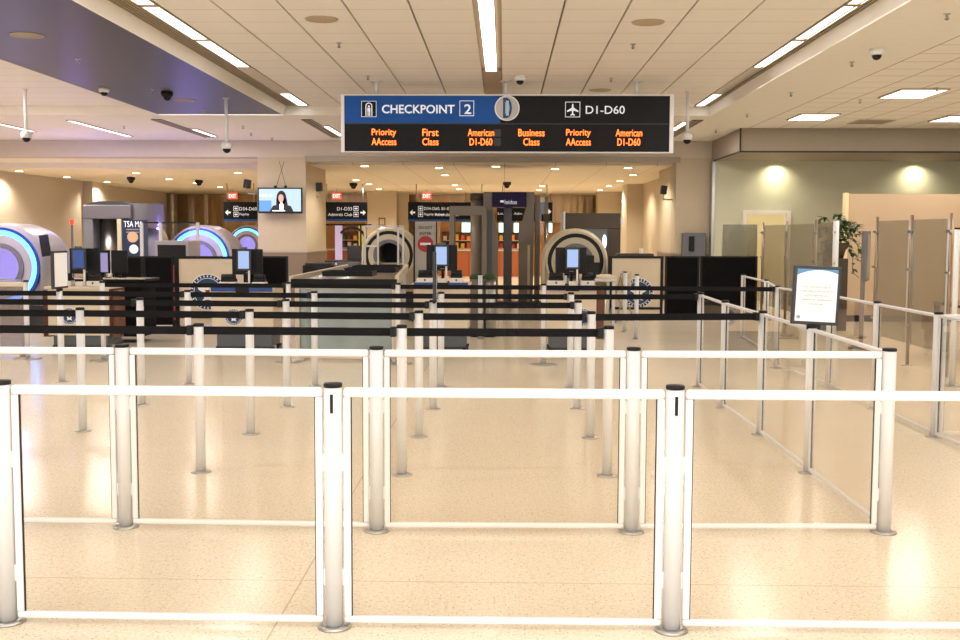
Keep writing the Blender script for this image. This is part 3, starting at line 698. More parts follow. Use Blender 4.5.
# wing counter and monitors of the left station
t = thing('side_desk', 'low black counter behind the left podium with monitors on it', 'desk', (P(95, 300, 16).x, 16.0, 0))
MB().box(-.62, .75, 0, .7, .92, .96, .006).build('worktop', M_black, t)
MB().box(-.6, .7, .02, .66, .1, .92).build('cabinet', M_blackmat, t)
MB().box(-.62, .75, -.01, .0, .955, .975).build('edge_strip', M_podium, t)
for sx in (-.5, .6): MB().cyl(.03, 0, .1, 12, c=(sx, .3)).build('foot', M_black, t)
for k, (px, w, scr, l) in enumerate(((84, .26, M_black, 'black monitor turned away beside the blue tablet on left desk'), (99, .26, M_screenp, 'small monitor showing lilac screen on the left desk'), (117, .24, M_black, 'black monitor against the tall black boards'))):
    t = thing('computer_monitor', l, 'monitor', (P(px, 270, 16.2).x, 16.3, .96), R([25, -12, 5][k]))
    MB().box(-w/2, w/2, 0, .04, .07, .42, .008).build('display', M_black, t)
    MB().box(-w/2+.02, w/2-.02, -.003, 0, .09, .38).build('screen', scr, t)
    MB().box(-.02, .02, .02, .05, 0, .1).box(-.09, .09, -.05, .1, 0, .012, .003).build('stand', M_black, t)
t = thing('desk_telephone', 'rounded black device on the left desk', 'telephone', (P(93, 283, 16.1).x, 16.12, .96))
MB().lathe([(0, .06), (.06, .055), (.12, .03), (.13, 0), (0, 0)], 24).build('body', M_black, t)
MB().box(-.03, .03, -.135, -.125, .012, .02).build('light', M_mint, t)

# ------------------------------------------------------------------ black screens and seal boards
def board(px0, px1, Y, label, kind, h=None, sealpx=None, zb=.06):
    x0, x1 = P(px0, 280, Y).x, P(px1, 280, Y).x; h = h or P(px0, 256, Y).z; w = x1 - x0
    t = thing('screen_board', label, 'screen', (x0, Y, 0))
    if kind == 'black':
        MB().box(.03, w-.03, -.01, .03, zb, h-.03).build('panel', M_blackmat, t)
        MB().box(0, .035, -.02, .04, 0, h).box(w-.035, w, -.02, .04, 0, h).box(.035, w-.035, -.02, .04, h-.035, h).build('frame', M_black, t)
    else:
        MB().box(.07, w-.05, -.01, .03, zb, h-.04).build('panel', M_podium, t)
        MB().box(0, .075, -.02, .04, 0, h).box(w-.055, w, -.02, .04, 0, h).box(.075, w-.055, -.02, .04, h-.045, h).box(.075, w-.055, -.02, .04, .18, .23).build('frame', M_black, t)
        if sealpx:
            c = P(sealpx[0], sealpx[1], Y); seal(t, c.x - x0, c.z, sealpx[2]*Y/F, -.012)
    for xx in (.02, w-.08): MB().box(xx, xx+.06, -.12, .14, 0, .02).build('foot', M_black, t)
board(113, 143.5, 18.6, 'tall black screen right of the left monitors, left leaf', 'black')
board(144, 174, 18.6, 'tall black screen next to the left seal board', 'black')
board(175, 247, 18.6, 'black framed beige board with large navy seal behind the second podium', 'seal', sealpx=(208, 292, 18))
board(248, 288, 18.8, 'black screen in front of the television column', 'black')
board(608, 663, 21.4, 'black framed beige board with navy seal at right', 'seal', sealpx=(638, 293, 15))
board(665, 699, 21.4, 'black screen right of the right seal board, left leaf', 'black')
board(700, 757, 21.4, 'wide black screen below the grey frosted pane', 'black')
o = MB().box(-.012, .012, -.03, -.01, .15, .45).box(-.008, .008, -.03, -.01, .5, 1.1).build('status_light_bar', M_ledred2, None, (P(174, 320, 18.5).x, 18.56, 0)); tag(o, 'thin red and grey vertical strip on the black screen', 'light strip')
# dark counter top edges behind the boards
o = MB().box(P(618, 250, 22).x, P(654, 250, 22).x, 22, 22.6, .0, 1.27, .01).build('service_counter', M_dbrown, None); tag(o, 'brown topped counter behind the right seal board', 'counter')
o = MB().box(-.04, .04, -.03, .03, 0, .1, .004).build('cup', M_paper, None, (P(641, 250, 22.2).x, 22.2, 1.27)); tag(o, 'small white box on the counter behind the right seal board', 'box')
# keypad cabinet on the column
t = thing('wall_cabinet', 'dark grey wall cabinet with handset on the cream column', 'cabinet', (P(693.5, 243, 25.6).x, 25.66, 1.12))
MB().box(-.27, .27, -.14, .0, 0, .58, .006).build('body', M_ctgrey, t)
MB().box(-.12, .0, -.20, -.14, .16, .5, .01).build('handset', M_black, t)
MB().bar((-.05, -.16, .16), (-.02, -.16, .0), .008).build('cord', M_chrome, t)
# frosted grey pane
t = thing('glass_screen', 'grey frosted pane rising above the wide black screen', 'glass screen', (P(739.5, 240, 21.9).x, 21.9, 0))
MB().box(-.34, .34, -.006, .006, .0, 1.86).build('pane', frosted_mat('frosted_grey', (220, 220, 208), .5, (150, 148, 130)), t)
for xx in (-.35, .34): MB().box(xx, xx+.01, -.015, .015, 0, 1.87).build('edge', M_steel, t)

# ------------------------------------------------------------------ CT scanners
def ct(x, y, r, zc, label, blue=True, shell=None, depth=1.5, cr=None):
    t = thing('baggage_scanner', label, 'scanner', (x, y, 0))
    sh = shell or M_ctbody
    # shell: loft of arch profiles along y
    tb = bmesh.new(); rings_ = []
    n = 28
    for yy, k in ((.0, 1.0), (.05, 1.07), (.18, 1.1), (depth*.7, 1.1), (depth*.93, 1.02), (depth, .9)):
        rr = r*k; pr = [(-rr, .35)] + [(rr*cos(pi - pi*i/n), zc + rr*sin(pi*i/n)) for i in range(n+1)] + [(rr, .35)]
        rings_.append([tb.verts.new((px, yy, pz)) for px, pz in pr])
    for a_, b_ in zip(rings_, rings_[1:]):
        for i in range(len(a_)):
            j = (i+1) % len(a_); tb.faces.new((a_[i], a_[j], b_[j], b_[i]))
    tb.faces.new(rings_[-1])
    bmesh.ops.recalc_face_normals(tb, faces=tb.faces)
    MB()._add(tb, None, True).build('shell', sh, t)
    MB().ring(r*.60, r*.80, -.02, .06, (0, zc)).build('face_ring', cr or sh, t)
    MB().ring(r*.8, r*.93, -.01, .05, (0, zc)).build('light_ring' if blue else 'black_ring', M_ledblue if blue else M_black, t)
    MB().ring(r*.93, r*1.0, -.03, .06, (0, zc)).build('rim', M_ledline if blue else (cr or sh), t)
    MB().ring(r*.48, r*.60, -.05, .5, (0, zc)).build('tunnel_ring', M_ctgrey, t)
    MB().ring(r*.46, r*.48, .05, depth*.9, (0, zc)).build('tunnel', M_ledviolet if blue else M_ctcream, t)
    MB().disc(r*.46, depth*.85, depth*.9, (0, zc)).build('curtain', M_black if not blue else M_ledviolet, t)
    MB().box(-r*1.0, r*1.0, .08, depth-.05, .0, .36, .01).build('plinth', M_dark, t)
    MB().prism([(-r, .36), (r, .36), (r, zc-.3*r), (-r, zc-.3*r)], .06, .1).build('front_skirt', sh, t)
    MB().box(-r*.44, r*.44, -.8, .5, zc-r*.42, zc-r*.36, .005).build('conveyor_belt', M_black, t)
    for s_ in (-1, 1): MB().box(*sorted((s_*r*.52, s_*r*.44)), -.8, .0, zc-r*.46, zc-r*.3, .005).build('conveyor_rail', sh, t)
    for sx in (-.4, .4): MB().box(sx*r-.03, sx*r+.03, -.77, -.71, 0, zc-r*.42).build('conveyor_leg', M_steel, t)
    return t
Y1 = 19.0; c1 = P(1, 267, Y1); ct(c1.x, Y1, m(40, Y1), c1.z, 'round scanner with glowing blue ring at the left edge')
Y2 = 25.3; c2 = P(199, 259, Y2); ct(c2.x, Y2, m(31, Y2), c2.z, 'round scanner with glowing blue ring behind the left seal board')
Y3 = 22.5; c3 = P(575.5, 261.5, Y3); ct(c3.x, Y3, m(30, Y3), c3.z, 'cream round scanner with black ring behind the right podium', False, M_ctcream, cr=M_ctcream, depth=1.2)
Y4 = 24.3; c4 = P(389, 255, Y4); ct(c4.x, Y4, m(26, Y4), c4.z, 'cream round scanner at the end of the roller conveyor', False, M_ctcream, cr=M_ctcream, depth=1.2)
Y5 = 33; c5 = P(133, 245, Y5); ct(c5.x, Y5, m(22, Y5), c5.z, 'distant round scanner with blue ring behind the portal poster')
c6 = P(247, 245, Y5); ct(c6.x, Y5, m(18, Y5), c6.z, 'distant round scanner with blue ring left of the column')
# side display on the left scanner
t = thing('side_display', 'dark angled control panel on the left blue scanner', 'display', (P(57, 242, 18.6).x, 18.6, 0))
MB().cyl(.025, 0, 1.3, 12).build('post', M_steel, t)
MB().box(-.08, .08, -.04, .0, 1.25, 1.62, .01, M=Matrix.Rotation(R(-8), 4, 'Y')).build('panel', M_black, t)
t = thing('signal_lamp', 'small red lamp on a thin grey post behind the left scanner', 'lamp', (P(62, 225, 26).x, 26.6, 0))
MB().cyl(.03, 0, 1.85, 10).build('post', M_ctgrey, t); MB().cyl(.05, 1.85, 1.97, 12).build('lamp', M_ledred, t)
# grey cabinet of the far lane seen over the boards
t = thing('glass_enclosure', 'clear glass enclosure with silver posts left of the blue scanner', 'enclosure', (P(175, 250, 22).x, 22, 0))
for px in (142, 161, 198): MB().box(-.03, .03, -.03, .03, 0, 1.86, .005, M=Matrix.Translation((P(px, 250, 22).x - P(175, 250, 22).x, 0, 0))).build('post', M_alu, t)
x0_, x1_ = P(142, 250, 22).x - P(175, 250, 22).x, P(198, 250, 22).x - P(175, 250, 22).x
MB().box(x0_, x1_, -.01, .01, 1.84, 1.87).build('top_rail', M_black, t); MB().box(x0_, x1_, -.004, .004, .3, 1.84).build('pane', M_glass, t)
t = thing('xray_hood', 'pale box hood with a black opening between scanners', 'machine', (P(178, 250, 21).x, 20.6, 0))
MB().box(-.33, .33, 0, .8, .0, 1.5, .02).build('housing', M_ctbody, t); MB().box(-.27, .27, -.006, .0, 1.0, 1.42).build('opening', M_black, t)

# ------------------------------------------------------------------ body scanner with poster (left)
Yb = 24.0; xl, xr = P(83, 230, Yb).x, P(153, 230, Yb).x; hb = P(118, 203, Yb).z; w = xr - xl
t = thing('body_scanner', 'large grey walk-through body scanner with a navy poster at left', 'body scanner', ((xl+xr)/2, Yb, 0))
h = hb
MB().box(-w/2, -w/2+.22, 0, 1.1, 0, h-.05, .02).build('left_wall', M_ctgrey, t)
MB().ring(.0, .48, -.5, .5, M=Matrix.Translation((w/2-.42, .55, h-.28)) @ Matrix.Rotation(pi/2, 4, 'X') @ Matrix.Diagonal((1, .55, 1, 1)), n=36).build('drum', M_portalshell, t)
MB().cyl(.42, 0, h-.55, 30, c=(w/2-.42, .62)).build('column_shell', M_ctgrey, t)
MB().box(-w/2, .3, -.02, .9, h-.35, h-.04, .02).build('header', M_portalshell, t)
MB().prism([(-w/2+.02, h-.04), (-w/2+.35, h+.04), (.1, h+.04), (.3, h-.04)], .0, .9).build('roof', M_dark, t)
MB().cyl(.2, 0, h-.35, 24, c=(-w/2+.42, .5)).build('inner_mast', M_steel, t)
MB().box(-.02, .08, -.01, .4, 0, h-.35, .01).build('door_post', M_ctcream, t)
MB().box(-w/2+.2, .1, .85, .9, 0, h-.35).build('back_panel', mat('violet_glass', (52, 44, 92), .2), t)
pw = m(17, Yb)
pst = MB().box(.12, .12+pw+.2, -.1, -.08, .6, P(130, 220, Yb).z).build('poster', M_navyposter if False else mat('poster_navy', (14, 36, 66), .5), t)
text('TSA MA', .13, M_signtxt, t, (.17, -.105, P(130, 227, Yb).z), w=.42)
for dz in (0, .06): MB().box(.22, .5, -.104, -.1, P(130, 230, Yb).z - dz, P(130, 229, Yb).z - dz).build('fine_print', M_greytxt, t)
MB().disc(.12, -.105, -.1, (.36, P(130, 237, Yb).z)).build('round_picture', mat('poster_skin', (196, 160, 130), .5), t)
MB().disc(.10, -.105, -.1, (.38, P(130, 249, Yb).z)).build('round_picture', M_paper, t)
MB().box(-w/2, w/2, 0, 1.1, 0, .04).build('floor_plate', M_dark, t)

# ------------------------------------------------------------------ roller conveyor toward the centre-left scanner
t = thing('roller_conveyor', 'long roller conveyor with beige side rails leading to the scanner', 'conveyor', (-2.55, 16.6, 0))
xa0, xa1 = P(291, 281, 16.6).x + 2.55, P(397, 281, 16.6).x + 2.55
xb0, xb1 = P(347, 265, 23.2).x + 2.55, P(407, 265, 23.2).x + 2.55
def quadbar(x0, y0, x1, y1, w_, z0, z1, nm, mt):
    a_ = Vector((x0, y0, 0)); d_ = Vector((x1, y1, 0)) - a_
    o = MB().box(0, d_.length, -w_/2, w_/2, z0, z1, .005).build(nm, mt, t, (x0, y0, 0)); o.rotation_euler = (0, 0, math.atan2(d_.y, d_.x))
quadbar(xa0, 0, xb0, 6.6, .06, .86, .99, 'side_rail', M_podium); quadbar(xa1, 0, xb1, 6.6, .06, .86, 1.0, 'side_rail', M_podium)
MB().box(xa0, xa1, -.02, .02, .82, .95, .004).build('end_plate', M_black, t)
for k in range(40):
    f = k/39; l_, r_ = xa0 + (xb0-xa0)*f + .05, xa1 + (xb1-xa1)*f - .05
    inst('roller', MB().bar((l_, .12 + 6.3*f, .90), (r_, .12 + 6.3*f, .90), .03, 10).mesh('roller', M_steel), t)
for f in (.02, .35, .68, .98):
    for s in (0, 1):
        x_ = (xa0 + (xb0-xa0)*f + .06) if s == 0 else (xa1 + (xb1-xa1)*f - .06)
        MB().box(x_-.03, x_+.03, 6.6*f-.03+.05, 6.6*f+.03+.05, 0, .9).build('leg', M_alu, t)
for k, (px, py, Y, w_, l) in enumerate(((350, 275, 18.6, .8, 'black bin lying across the near end of conveyor'), (372, 270, 20.4, .9, 'stacked black bins halfway along the conveyor'), (378, 266, 22, .9, 'black bins closest to the scanner mouth'))):
    t2 = thing('screening_bin', l, 'bin', (P(px, py, Y).x, Y, .93), group='black screening bins on the conveyor')
    MB().box(-w_/2, w_/2, -.35, .35, 0, .02, .004).build('bottom', M_black, t2)
    MB().prism([(-w_/2, 0), (w_/2, 0), (w_/2+.03, .08), (-w_/2-.03, .08)], -.37, -.35).prism([(-w_/2, 0), (w_/2, 0), (w_/2+.03, .08), (-w_/2-.03, .08)], .35, .37).box(-w_/2-.02, -w_/2, -.35, .35, 0, .08).box(w_/2, w_/2+.02, -.35, .35, 0, .08).build('wall', M_black, t2)
# silver frames in front of the scanner
t = thing('bin_return_frame', 'silver tubular guard frame before the cream scanner', 'frame', (P(385, 260, 23.4).x, 23.32, 0))
def fx_(px): return P(px, 250, 23.5).x - P(385, 260, 23.4).x
zt, zm_ = P(385, 226, 23.5).z, P(385, 246, 23.5).z
b = MB()
for px in (366, 379, 399, 404): b.box(fx_(px)-.02, fx_(px)+.02, -.02, .02, 0, zt)
b.build('upright', M_alu, t)
MB().box(fx_(366), fx_(404), -.02, .02, zt-.03, zt+.01).box(fx_(366), fx_(379), -.02, .02, zm_-.02, zm_+.02).build('crossbar', M_alu, t)

# ------------------------------------------------------------------ right scanner housing and table
t = thing('xray_cabinet', 'big dark brown machine housing with a window behind right scanner', 'machine', (P(592, 240, 25.2).x, 25.0, 0))
hh = P(592, 213, 25).z; ww = m(55, 25)
MB().box(-ww/2, ww/2, 0, .08, hh-.36, hh, .01).box(-ww/2, -ww/2+.3, 0, .08, 0, hh-.36).box(ww/2-.28, ww/2, 0, .08, 0, hh-.36).box(-ww/2, ww/2, .08, 1.2, hh-.05, hh).box(-ww/2, -ww/2+.05, .08, 1.2, 0, hh).box(ww/2-.05, ww/2, .08, 1.2, 0, hh).build('housing', M_dbrown, t)
MB().box(-ww/2+.3, ww/2-.28, .06, .075, .3, hh-.36).build('window', mat('smoked_glass', (70, 62, 52), .15), t)
MB().box(-ww/2-.04, -ww/2, 0, 1.2, 0, hh+.03).build('edge_post', M_alu, t)
MB().sph(.05, (ww/2-.36, .03, hh-.65), (1, .5, 3.2)).build('lamp', mat('bluish_lamp', (200, 225, 255), .3, emit=2.2), t)
MB().box(ww/2, ww/2+.06, .0, .06, hh-.25, hh-.1).build('hinge', M_steel, t)
t = thing('divest_table', 'cream conveyor table beside the round scanner at right', 'table', (P(600, 282, 20).x, 20, 0))
MB().box(-.3, .3, 0, 1.25, .78, .88, .01).build('top', M_podium, t)
MB().box(-.28, .28, -.012, 0, .8, .83).build('trim', M_steel, t)
for sx in (-.26, .26):
    for sy in (.08, 1.15): MB().box(sx-.025, sx+.025, sy-.025, sy+.025, 0, .78).build('leg', M_alu, t)
t = thing('folding_chair', 'pale folding chair leaning near the right seal board', 'chair', (P(628, 320, 20).x, 20.4, 0), R(15))
MB().bar((-.2, 0, 0), (.1, .05, .95), .014).bar((-.2, .4, 0), (.1, .45, .95), .014).bar((.2, 0, 0), (-.1, .05, .7), .014).bar((.2, .4, 0), (-.1, .45, .7), .014).build('frame', M_steel, t)
MB().box(.05, .12, .03, .42, .65, .93, .01).build('backrest', M_ctcream, t)
MB().box(-.18, .2, .03, .42, .44, .47, .01).build('seat', M_ctcream, t)
o = MB().box(-.11, .11, 0, .05, 1.0, 1.2, .008).box(-.11, .02, -.001, .05, 1.2, 1.31, .008).box(-.06, .06, .05, .2, .95, 1.1, .008).cyl(.04, 0, 1.0, 12, c=(0, .1)).cyl(.16, 0, .03, 20, c=(0, .1)).build('equipment_stand', M_black, None, (P(593, 262, 17.5).x, 17.5, 0)); tag(o, 'black boxed device on a stand before the cream scanner', 'equipment')

# ------------------------------------------------------------------ metal detector and body scan portal
Yd = 24.5
def zz(py): return P(480, py, Yd).z
t = thing('metal_detector', 'grey walk-through metal detector left of the purple portal', 'metal detector', (P(468, 250, Yd).x, Yd, 0))
wd = m(37, Yd)
MB().box(-wd/2, -wd/2+.11, 0, .6, 0, zz(206), .01).build('side_panel', M_tan, t); MB().box(wd/2-.11, wd/2, 0, .6, 0, zz(206), .01).build('side_panel', M_tan, t)
MB().box(-wd/2, wd/2, -.01, .6, zz(215), zz(206), .01).build('header', M_tan, t)
MB().box(wd/2-.12, wd/2+.12, .7, .75, 0, 2.2).build('rear_leaf', M_portal, t)
Yp = 26.6
def xp(px): return P(px, 250, Yp).x - P(509, 250, Yp).x
def zp(py): return P(509, py, Yp).z
t = thing('body_scan_portal', 'tall taupe scanning portal with purple branded header', 'body scanner', (P(509, 250, Yp).x, Yp, 0))
MB().box(xp(492), xp(526), -.06, .9, zp(207), zp(192), .01).build('header', M_purple, t)
text('leidos', m(4.2, Yp), M_signtxt, t, (xp(504.5), -.063, zp(204.2)), w=m(12, Yp))
MB().prism([(xp(500), zp(202.5)), (xp(503.5), zp(202.5)), (xp(503.5), zp(200.5)), (xp(500), zp(200.5))], -.066, -.06).build('logo', M_signtxt, t)
MB().prism([(xp(483), zp(192)), (xp(492), zp(192)), (xp(492), zp(207)), (xp(498), zp(235)), (xp(498), 0), (xp(484), 0)], 0, .9).build('left_shell', M_tan, t)
MB().prism([(xp(534), zp(192)), (xp(526), zp(192)), (xp(526), zp(207)), (xp(519), zp(235)), (xp(519), 0), (xp(533), 0)], 0, .9).build('right_shell', M_tan, t)
MB().box(xp(503.5), xp(512), .3, .5, 0, zp(207), .01).build('centre_mast', M_portal, t)
MB().cyl(.17, 0, zp(200), 24, c=(xp(477), .4)).build('left_drum', M_tan, t)
MB().cyl(.2, zp(200), zp(193), 24, c=(xp(477), .4)).build('left_drum_cap', M_dbrown, t)
MB().box(xp(535), xp(540), .1, .5, 0, zp(195), .01).box(xp(545), xp(548), .1, .5, 0, zp(195), .01).build('right_frame', M_tan, t)
MB().box(xp(540), xp(545), .3, .33, .3, zp(197)).build('right_pane', M_glass, t)
MB().box(xp(527.5), xp(530), -.03, 0, 0, zp(245)).build('cream_strip', M_ctcream, t)
o = MB().box(xp(487), xp(546), -.9, .0, 0, .012).build('floor_mat', M_black, None, (P(509, 250, Yp).x, Yp, 0)); tag(o, 'dark floor mat in front of the purple topped portal', 'mat')
t = thing('wall_bracket_unit', 'dark box on a stand right of the portal', 'equipment', (P(543, 218, 26.3).x + .08, 26.2, 0))
MB().box(-.07, .07, -.05, .05, zp(222), zp(214)).build('box', M_dbrown, t); MB().cyl(.02, 0, zp(222), 10).build('post', M_steel, t)
# bins with green tops
for px, w_, l, mt in ((476, .2, 'square taupe bin with green top', M_tan), (489.5, .21, 'round silver bin with green top', M_steel)):
    Yg = 17.4; g = P(px, 300, Yg)
    t = thing('recycling_bin', l + ' standing before the metal detector', 'bin', (g.x, Yg, 0), group='green topped bins')
    if mt == M_steel: MB().cyl(.098, .02, .9, 28).build('body', mt, t)
    else: MB().box(-.10, .10, -.10, .10, .02, .93, .01).build('body', mt, t)
    MB().lathe([(0, .93), (.108, .93), (.108, .97), (.07, 1.01), (0, 1.01)], 28).build('lid', mat('bin_green', (40, 72, 26), .6), t)
    MB().cyl(.10, 0, .02, 24).build('foot', M_black, t)
# DO NOT ENTER banner
Ye = 20.5
t = thing('banner_sign', 'tall grey DO NOT ENTER sign with a red disc behind the third podium', 'sign', (P(425.5, 250, Ye).x, Ye, 0))
we = m(21, Ye); he = P(425, 222, Ye).z
MB().box(-we/2, we/2, 0, .02, .12, he).build('board', mat('banner_grey', (178, 170, 160), .5), t)
MB().box(-we/2-.03, -we/2, -.01, .03, .0, he+.01).box(we/2, we/2+.02, -.01, .03, .0, he+.01).build('frame', M_black, t)
text('DO NOT', .055, M_dark, t, (0, -.003, P(425, 229, Ye).z), w=.26, align='CENTER', bold=.01)
text('ENTER', .055, M_dark, t, (0, -.003, P(425, 235, Ye).z), w=.22, align='CENTER', bold=.01)
MB().disc(m(8, Ye), -.006, 0, (0, P(425, 244, Ye).z)).build('red_disc', mat('banner_red', (176, 44, 40), .5), t)
MB().box(-.1, .1, -.01, -.006, P(425, 245.2, Ye).z, P(425, 242.8, Ye).z).build('white_bar', M_paper, t)
MB().box(-.25, .25, -.15, .2, 0, .03).build('foot', M_black, t)

# ------------------------------------------------------------------ television
t = thing('television', 'flat television showing a newscaster hung on the beige column', 'television', tuple(P(280, 200.5, 25.45)))
tw, th = m(44.5, 25.45)/2, m(25.5, 25.45)/2
MB().box(-tw, tw, 0, .07, -th, th, .01).build('bezel', M_black, t)
MB().box(-tw+.03, tw-.03, -.004, 0, -th+.045, th-.03).build('screen', mat('tv_sky', (12, 14, 18), .4, emit=1.15, ecol=(186, 210, 242)), t)
MB().box(-tw+.03, -.2, -.006, -.004, -th+.045, .0).build('picture_panel', mat('tv_blue', (10, 12, 16), .4, emit=1.3, ecol=(96, 148, 200)), t)
text('REAL ID', .055, mat('tv_white', (30, 30, 30), .4, emit=1.8, ecol=(255, 255, 255)), t, (-tw+.05, -.007, .09), w=.30, bold=.02)
hx = .035
def el(nm, cx, cz, rx, rz_, mt, y): MB().disc(1, y-.002, y, (cx, cz), 24, (rx, rz_)) if False else MB().prism([(cx+rx*cos(2*pi*i/24), cz+rz_*sin(2*pi*i/24)) for i in range(24)], y-.002, y).build(nm, mt, t)
el('picture_hair', hx, .06, .115, .17, mat('tv_hair', (40, 26, 24), .5, emit=.08), -.004)
MB().prism([(hx-.12, .05), (hx+.12, .05), (hx+.16, -.17), (hx-.13, -.17)], -.006, -.004).build('picture_hair', MATS['tv_hair'], t)
MB().prism([(hx-.28, -th+.045), (hx-.2, -.12), (hx-.06, -.09), (hx+.08, -.09), (hx+.22, -.13), (hx+.28, -th+.045)], -.008, -.006).build('picture_jacket', mat('tv_jacket', (30, 28, 38), .5, emit=.05), t)
MB().prism([(hx-.04, -th+.05), (hx-.05, -.1), (hx, -.02), (hx+.05, -.1), (hx+.04, -th+.05)], -.010, -.008).build('picture_blouse', MATS['tv_white'], t)
el('picture_face', hx-.01, .05, .06, .095, mat('tv_skin', (20, 14, 12), .5, emit=1.35, ecol=(222, 160, 144)), -.008)
MB().box(-.18, .12, -.012, -.010, -th+.05, -th+.07).build('picture_caption', MATS['tv_white'], t)
MB().bar((-.1, .03, th), (.1, .05, th+.62), .006, 6).bar((.14, .03, th), (-.02, .05, th+.62), .006, 6).build('hanging_wire', M_dark, t)
MB().box(-.14, -.08, .0, .06, th, th+.05).box(.1, .16, .0, .06, th, th+.05).build('hook', M_black, t)
def brcam(px, py, Y, s, label):
    t = thing('wall_camera', label, 'security camera', tuple(P(px, py, Y)))
    MB().box(-.07, .07, -.12, .08, -.1, .1, .01, M=Matrix.Rotation(R(8*s), 4, 'Y')).build('housing', M_black, t)
    MB().bar((0, 0, -.1), (.0, .05, -.22), .018, 8).bar((0, .05, -.22), (s*.32, .25, -.22), .018, 8).build('bracket', M_slat, t)
brcam(247.5, 184, 25.4, 1, 'black camera on a curved arm left of the television')
brcam(319.5, 187, 25.5, -.35, 'black camera on an arm right of the television')
brcam(663.5, 190, 26.0, .9, 'black camera on an arm at the cream column')

# ------------------------------------------------------------------ black direction signs and exit signs
def arrow(cx, cz, s, d, y):
    return MB().prism([(cx-d*s, cz), (cx, cz+s*.8), (cx, cz+s*.25), (cx+d*s, cz+s*.25) if d > 0 else (cx+d*s, cz+s*.25), (cx+d*s, cz-s*.25), (cx, cz-s*.25), (cx, cz-s*.8)], y-.004, y)
def dsign(px0, px1, Y, label, l1, l2, arr, extra_=None):
    x0, x1 = P(px0, 210, Y).x, P(px1, 210, Y).x; z0, z1 = P(px0, 221, Y).z, P(px0, 202, Y).z; w_ = x1-x0; hh_ = z1-z0
    t = thing('direction_sign', label, 'sign', ((x0+x1)/2, Y, z0))
    MB().box(-w_/2, w_/2, 0, .12, 0, hh_, .005).build('board', M_signblk, t)
    MB().box(-w_/2, w_/2, -.003, 0, 0, hh_*.1).build('blue_edge', M_blue, t)
    for s in (-1, 1): MB().cyl(.02, hh_, 3.3 - z0, 10, c=(s*w_*.4, .06)).build('hanger', M_steel, t)
    k = Y/F
    if arr > 0:
        a_ = MB().prism([(0, .2), (0, -.2), (-.0, -.08), (-.25, -.08), (-.25, .08), (0, .08)], -.004, 0) ; a_.bm.free()
        cx = w_/2 - 4*k
        pts = [(cx+2.8*k, hh_*.45), (cx, hh_*.45+2.8*k), (cx, hh_*.45+.8*k), (cx-2.6*k, hh_*.45+.8*k), (cx-2.6*k, hh_*.45-.8*k), (cx, hh_*.45-.8*k), (cx, hh_*.45-2.8*k)]
        tx = w_/2 - 15*k; al = 'RIGHT'; ix = w_/2-11*k
    else:
        cx = -w_/2 + 4.5*k
        pts = [(cx-2.8*k, hh_*.45), (cx, hh_*.45+2.8*k), (cx, hh_*.45+.8*k), (cx+2.6*k, hh_*.45+.8*k), (cx+2.6*k, hh_*.45-.8*k), (cx, hh_*.45-.8*k), (cx, hh_*.45-2.8*k)]
        tx = -w_/2 + 16*k; al = 'LEFT'; ix = -w_/2+12.5*k
    MB().prism(pts, -.006, 0).build('arrow', M_signtxt, t)
    text(l1, 3.3*k, M_signtxt, t, (tx, -.004, hh_*.56), align=al); text(l2, 2.9*k, M_signtxt, t, (tx, -.004, hh_*.27), align=al)
    b_ = MB()
    for cz in (hh_*.66, hh_*.35):
        for (u0, u1, v0, v1) in ((-2.4, 2.4, 2.0, 2.4), (-2.4, 2.4, -2.4, -2.0), (-2.4, -2, -2.4, 2.4), (2, 2.4, -2.4, 2.4), (-1.5, 1.5, -.4, .4), (-.3, .3, -1.5, 1.5)):
            b_.box(ix+u0*k, ix+u1*k, -.005, 0, cz+v0*k, cz+v1*k)
    b_.build('pictogram', M_signtxt, t)
    if extra_: text(extra_, 2.9*k, M_signtxt, t, (w_/2-55*k, -.004, hh_*.27), align='LEFT')
dsign(223.5, 257, 36, 'black hanging direction sign left of the television column', 'D34-D60', 'Flagship', -1)
dsign(322, 367, 36, 'black hanging sign reading Admirals Club with arrow to the right', 'D1-D33', 'Admirals Club', 1)
dsign(408, 490, 36, 'wide black hanging sign with arrow to the left', 'D34-D60, B1-E', 'Flagship Lounge', -1, 'Admirals Club')
dsign(496, 554, 36, 'black hanging sign behind the purple portal with arrow right', '', 'Lounge  Adm', 1) if False else None
t = None
def exit_sign(px, label):
    Y = 40; t = thing('exit_sign', label, 'exit sign', tuple(P(px, 199, Y))); w_, h_ = m(9, Y)/2, m(6, Y)
    MB().box(-w_, w_, 0, .06, 0, h_, .005).build('housing', M_exit, t)
    text('EXIT', h_*.62, mat('exit_white', (255, 190, 180), .5, emit=2.2), t, (0, -.003, h_*.19), w=w_*1.6, align='CENTER', bold=.02)
    MB().cyl(.012, h_, 3.3 - P(px, 199, Y).z, 8, c=(0, .03)).build('hanger', M_steel, t)
exit_sign(232.5, 'small red EXIT sign left of the television column'); exit_sign(336.5, 'small red EXIT sign above the Admirals Club sign'); exit_sign(426.5, 'small red EXIT sign above the wide black sign')

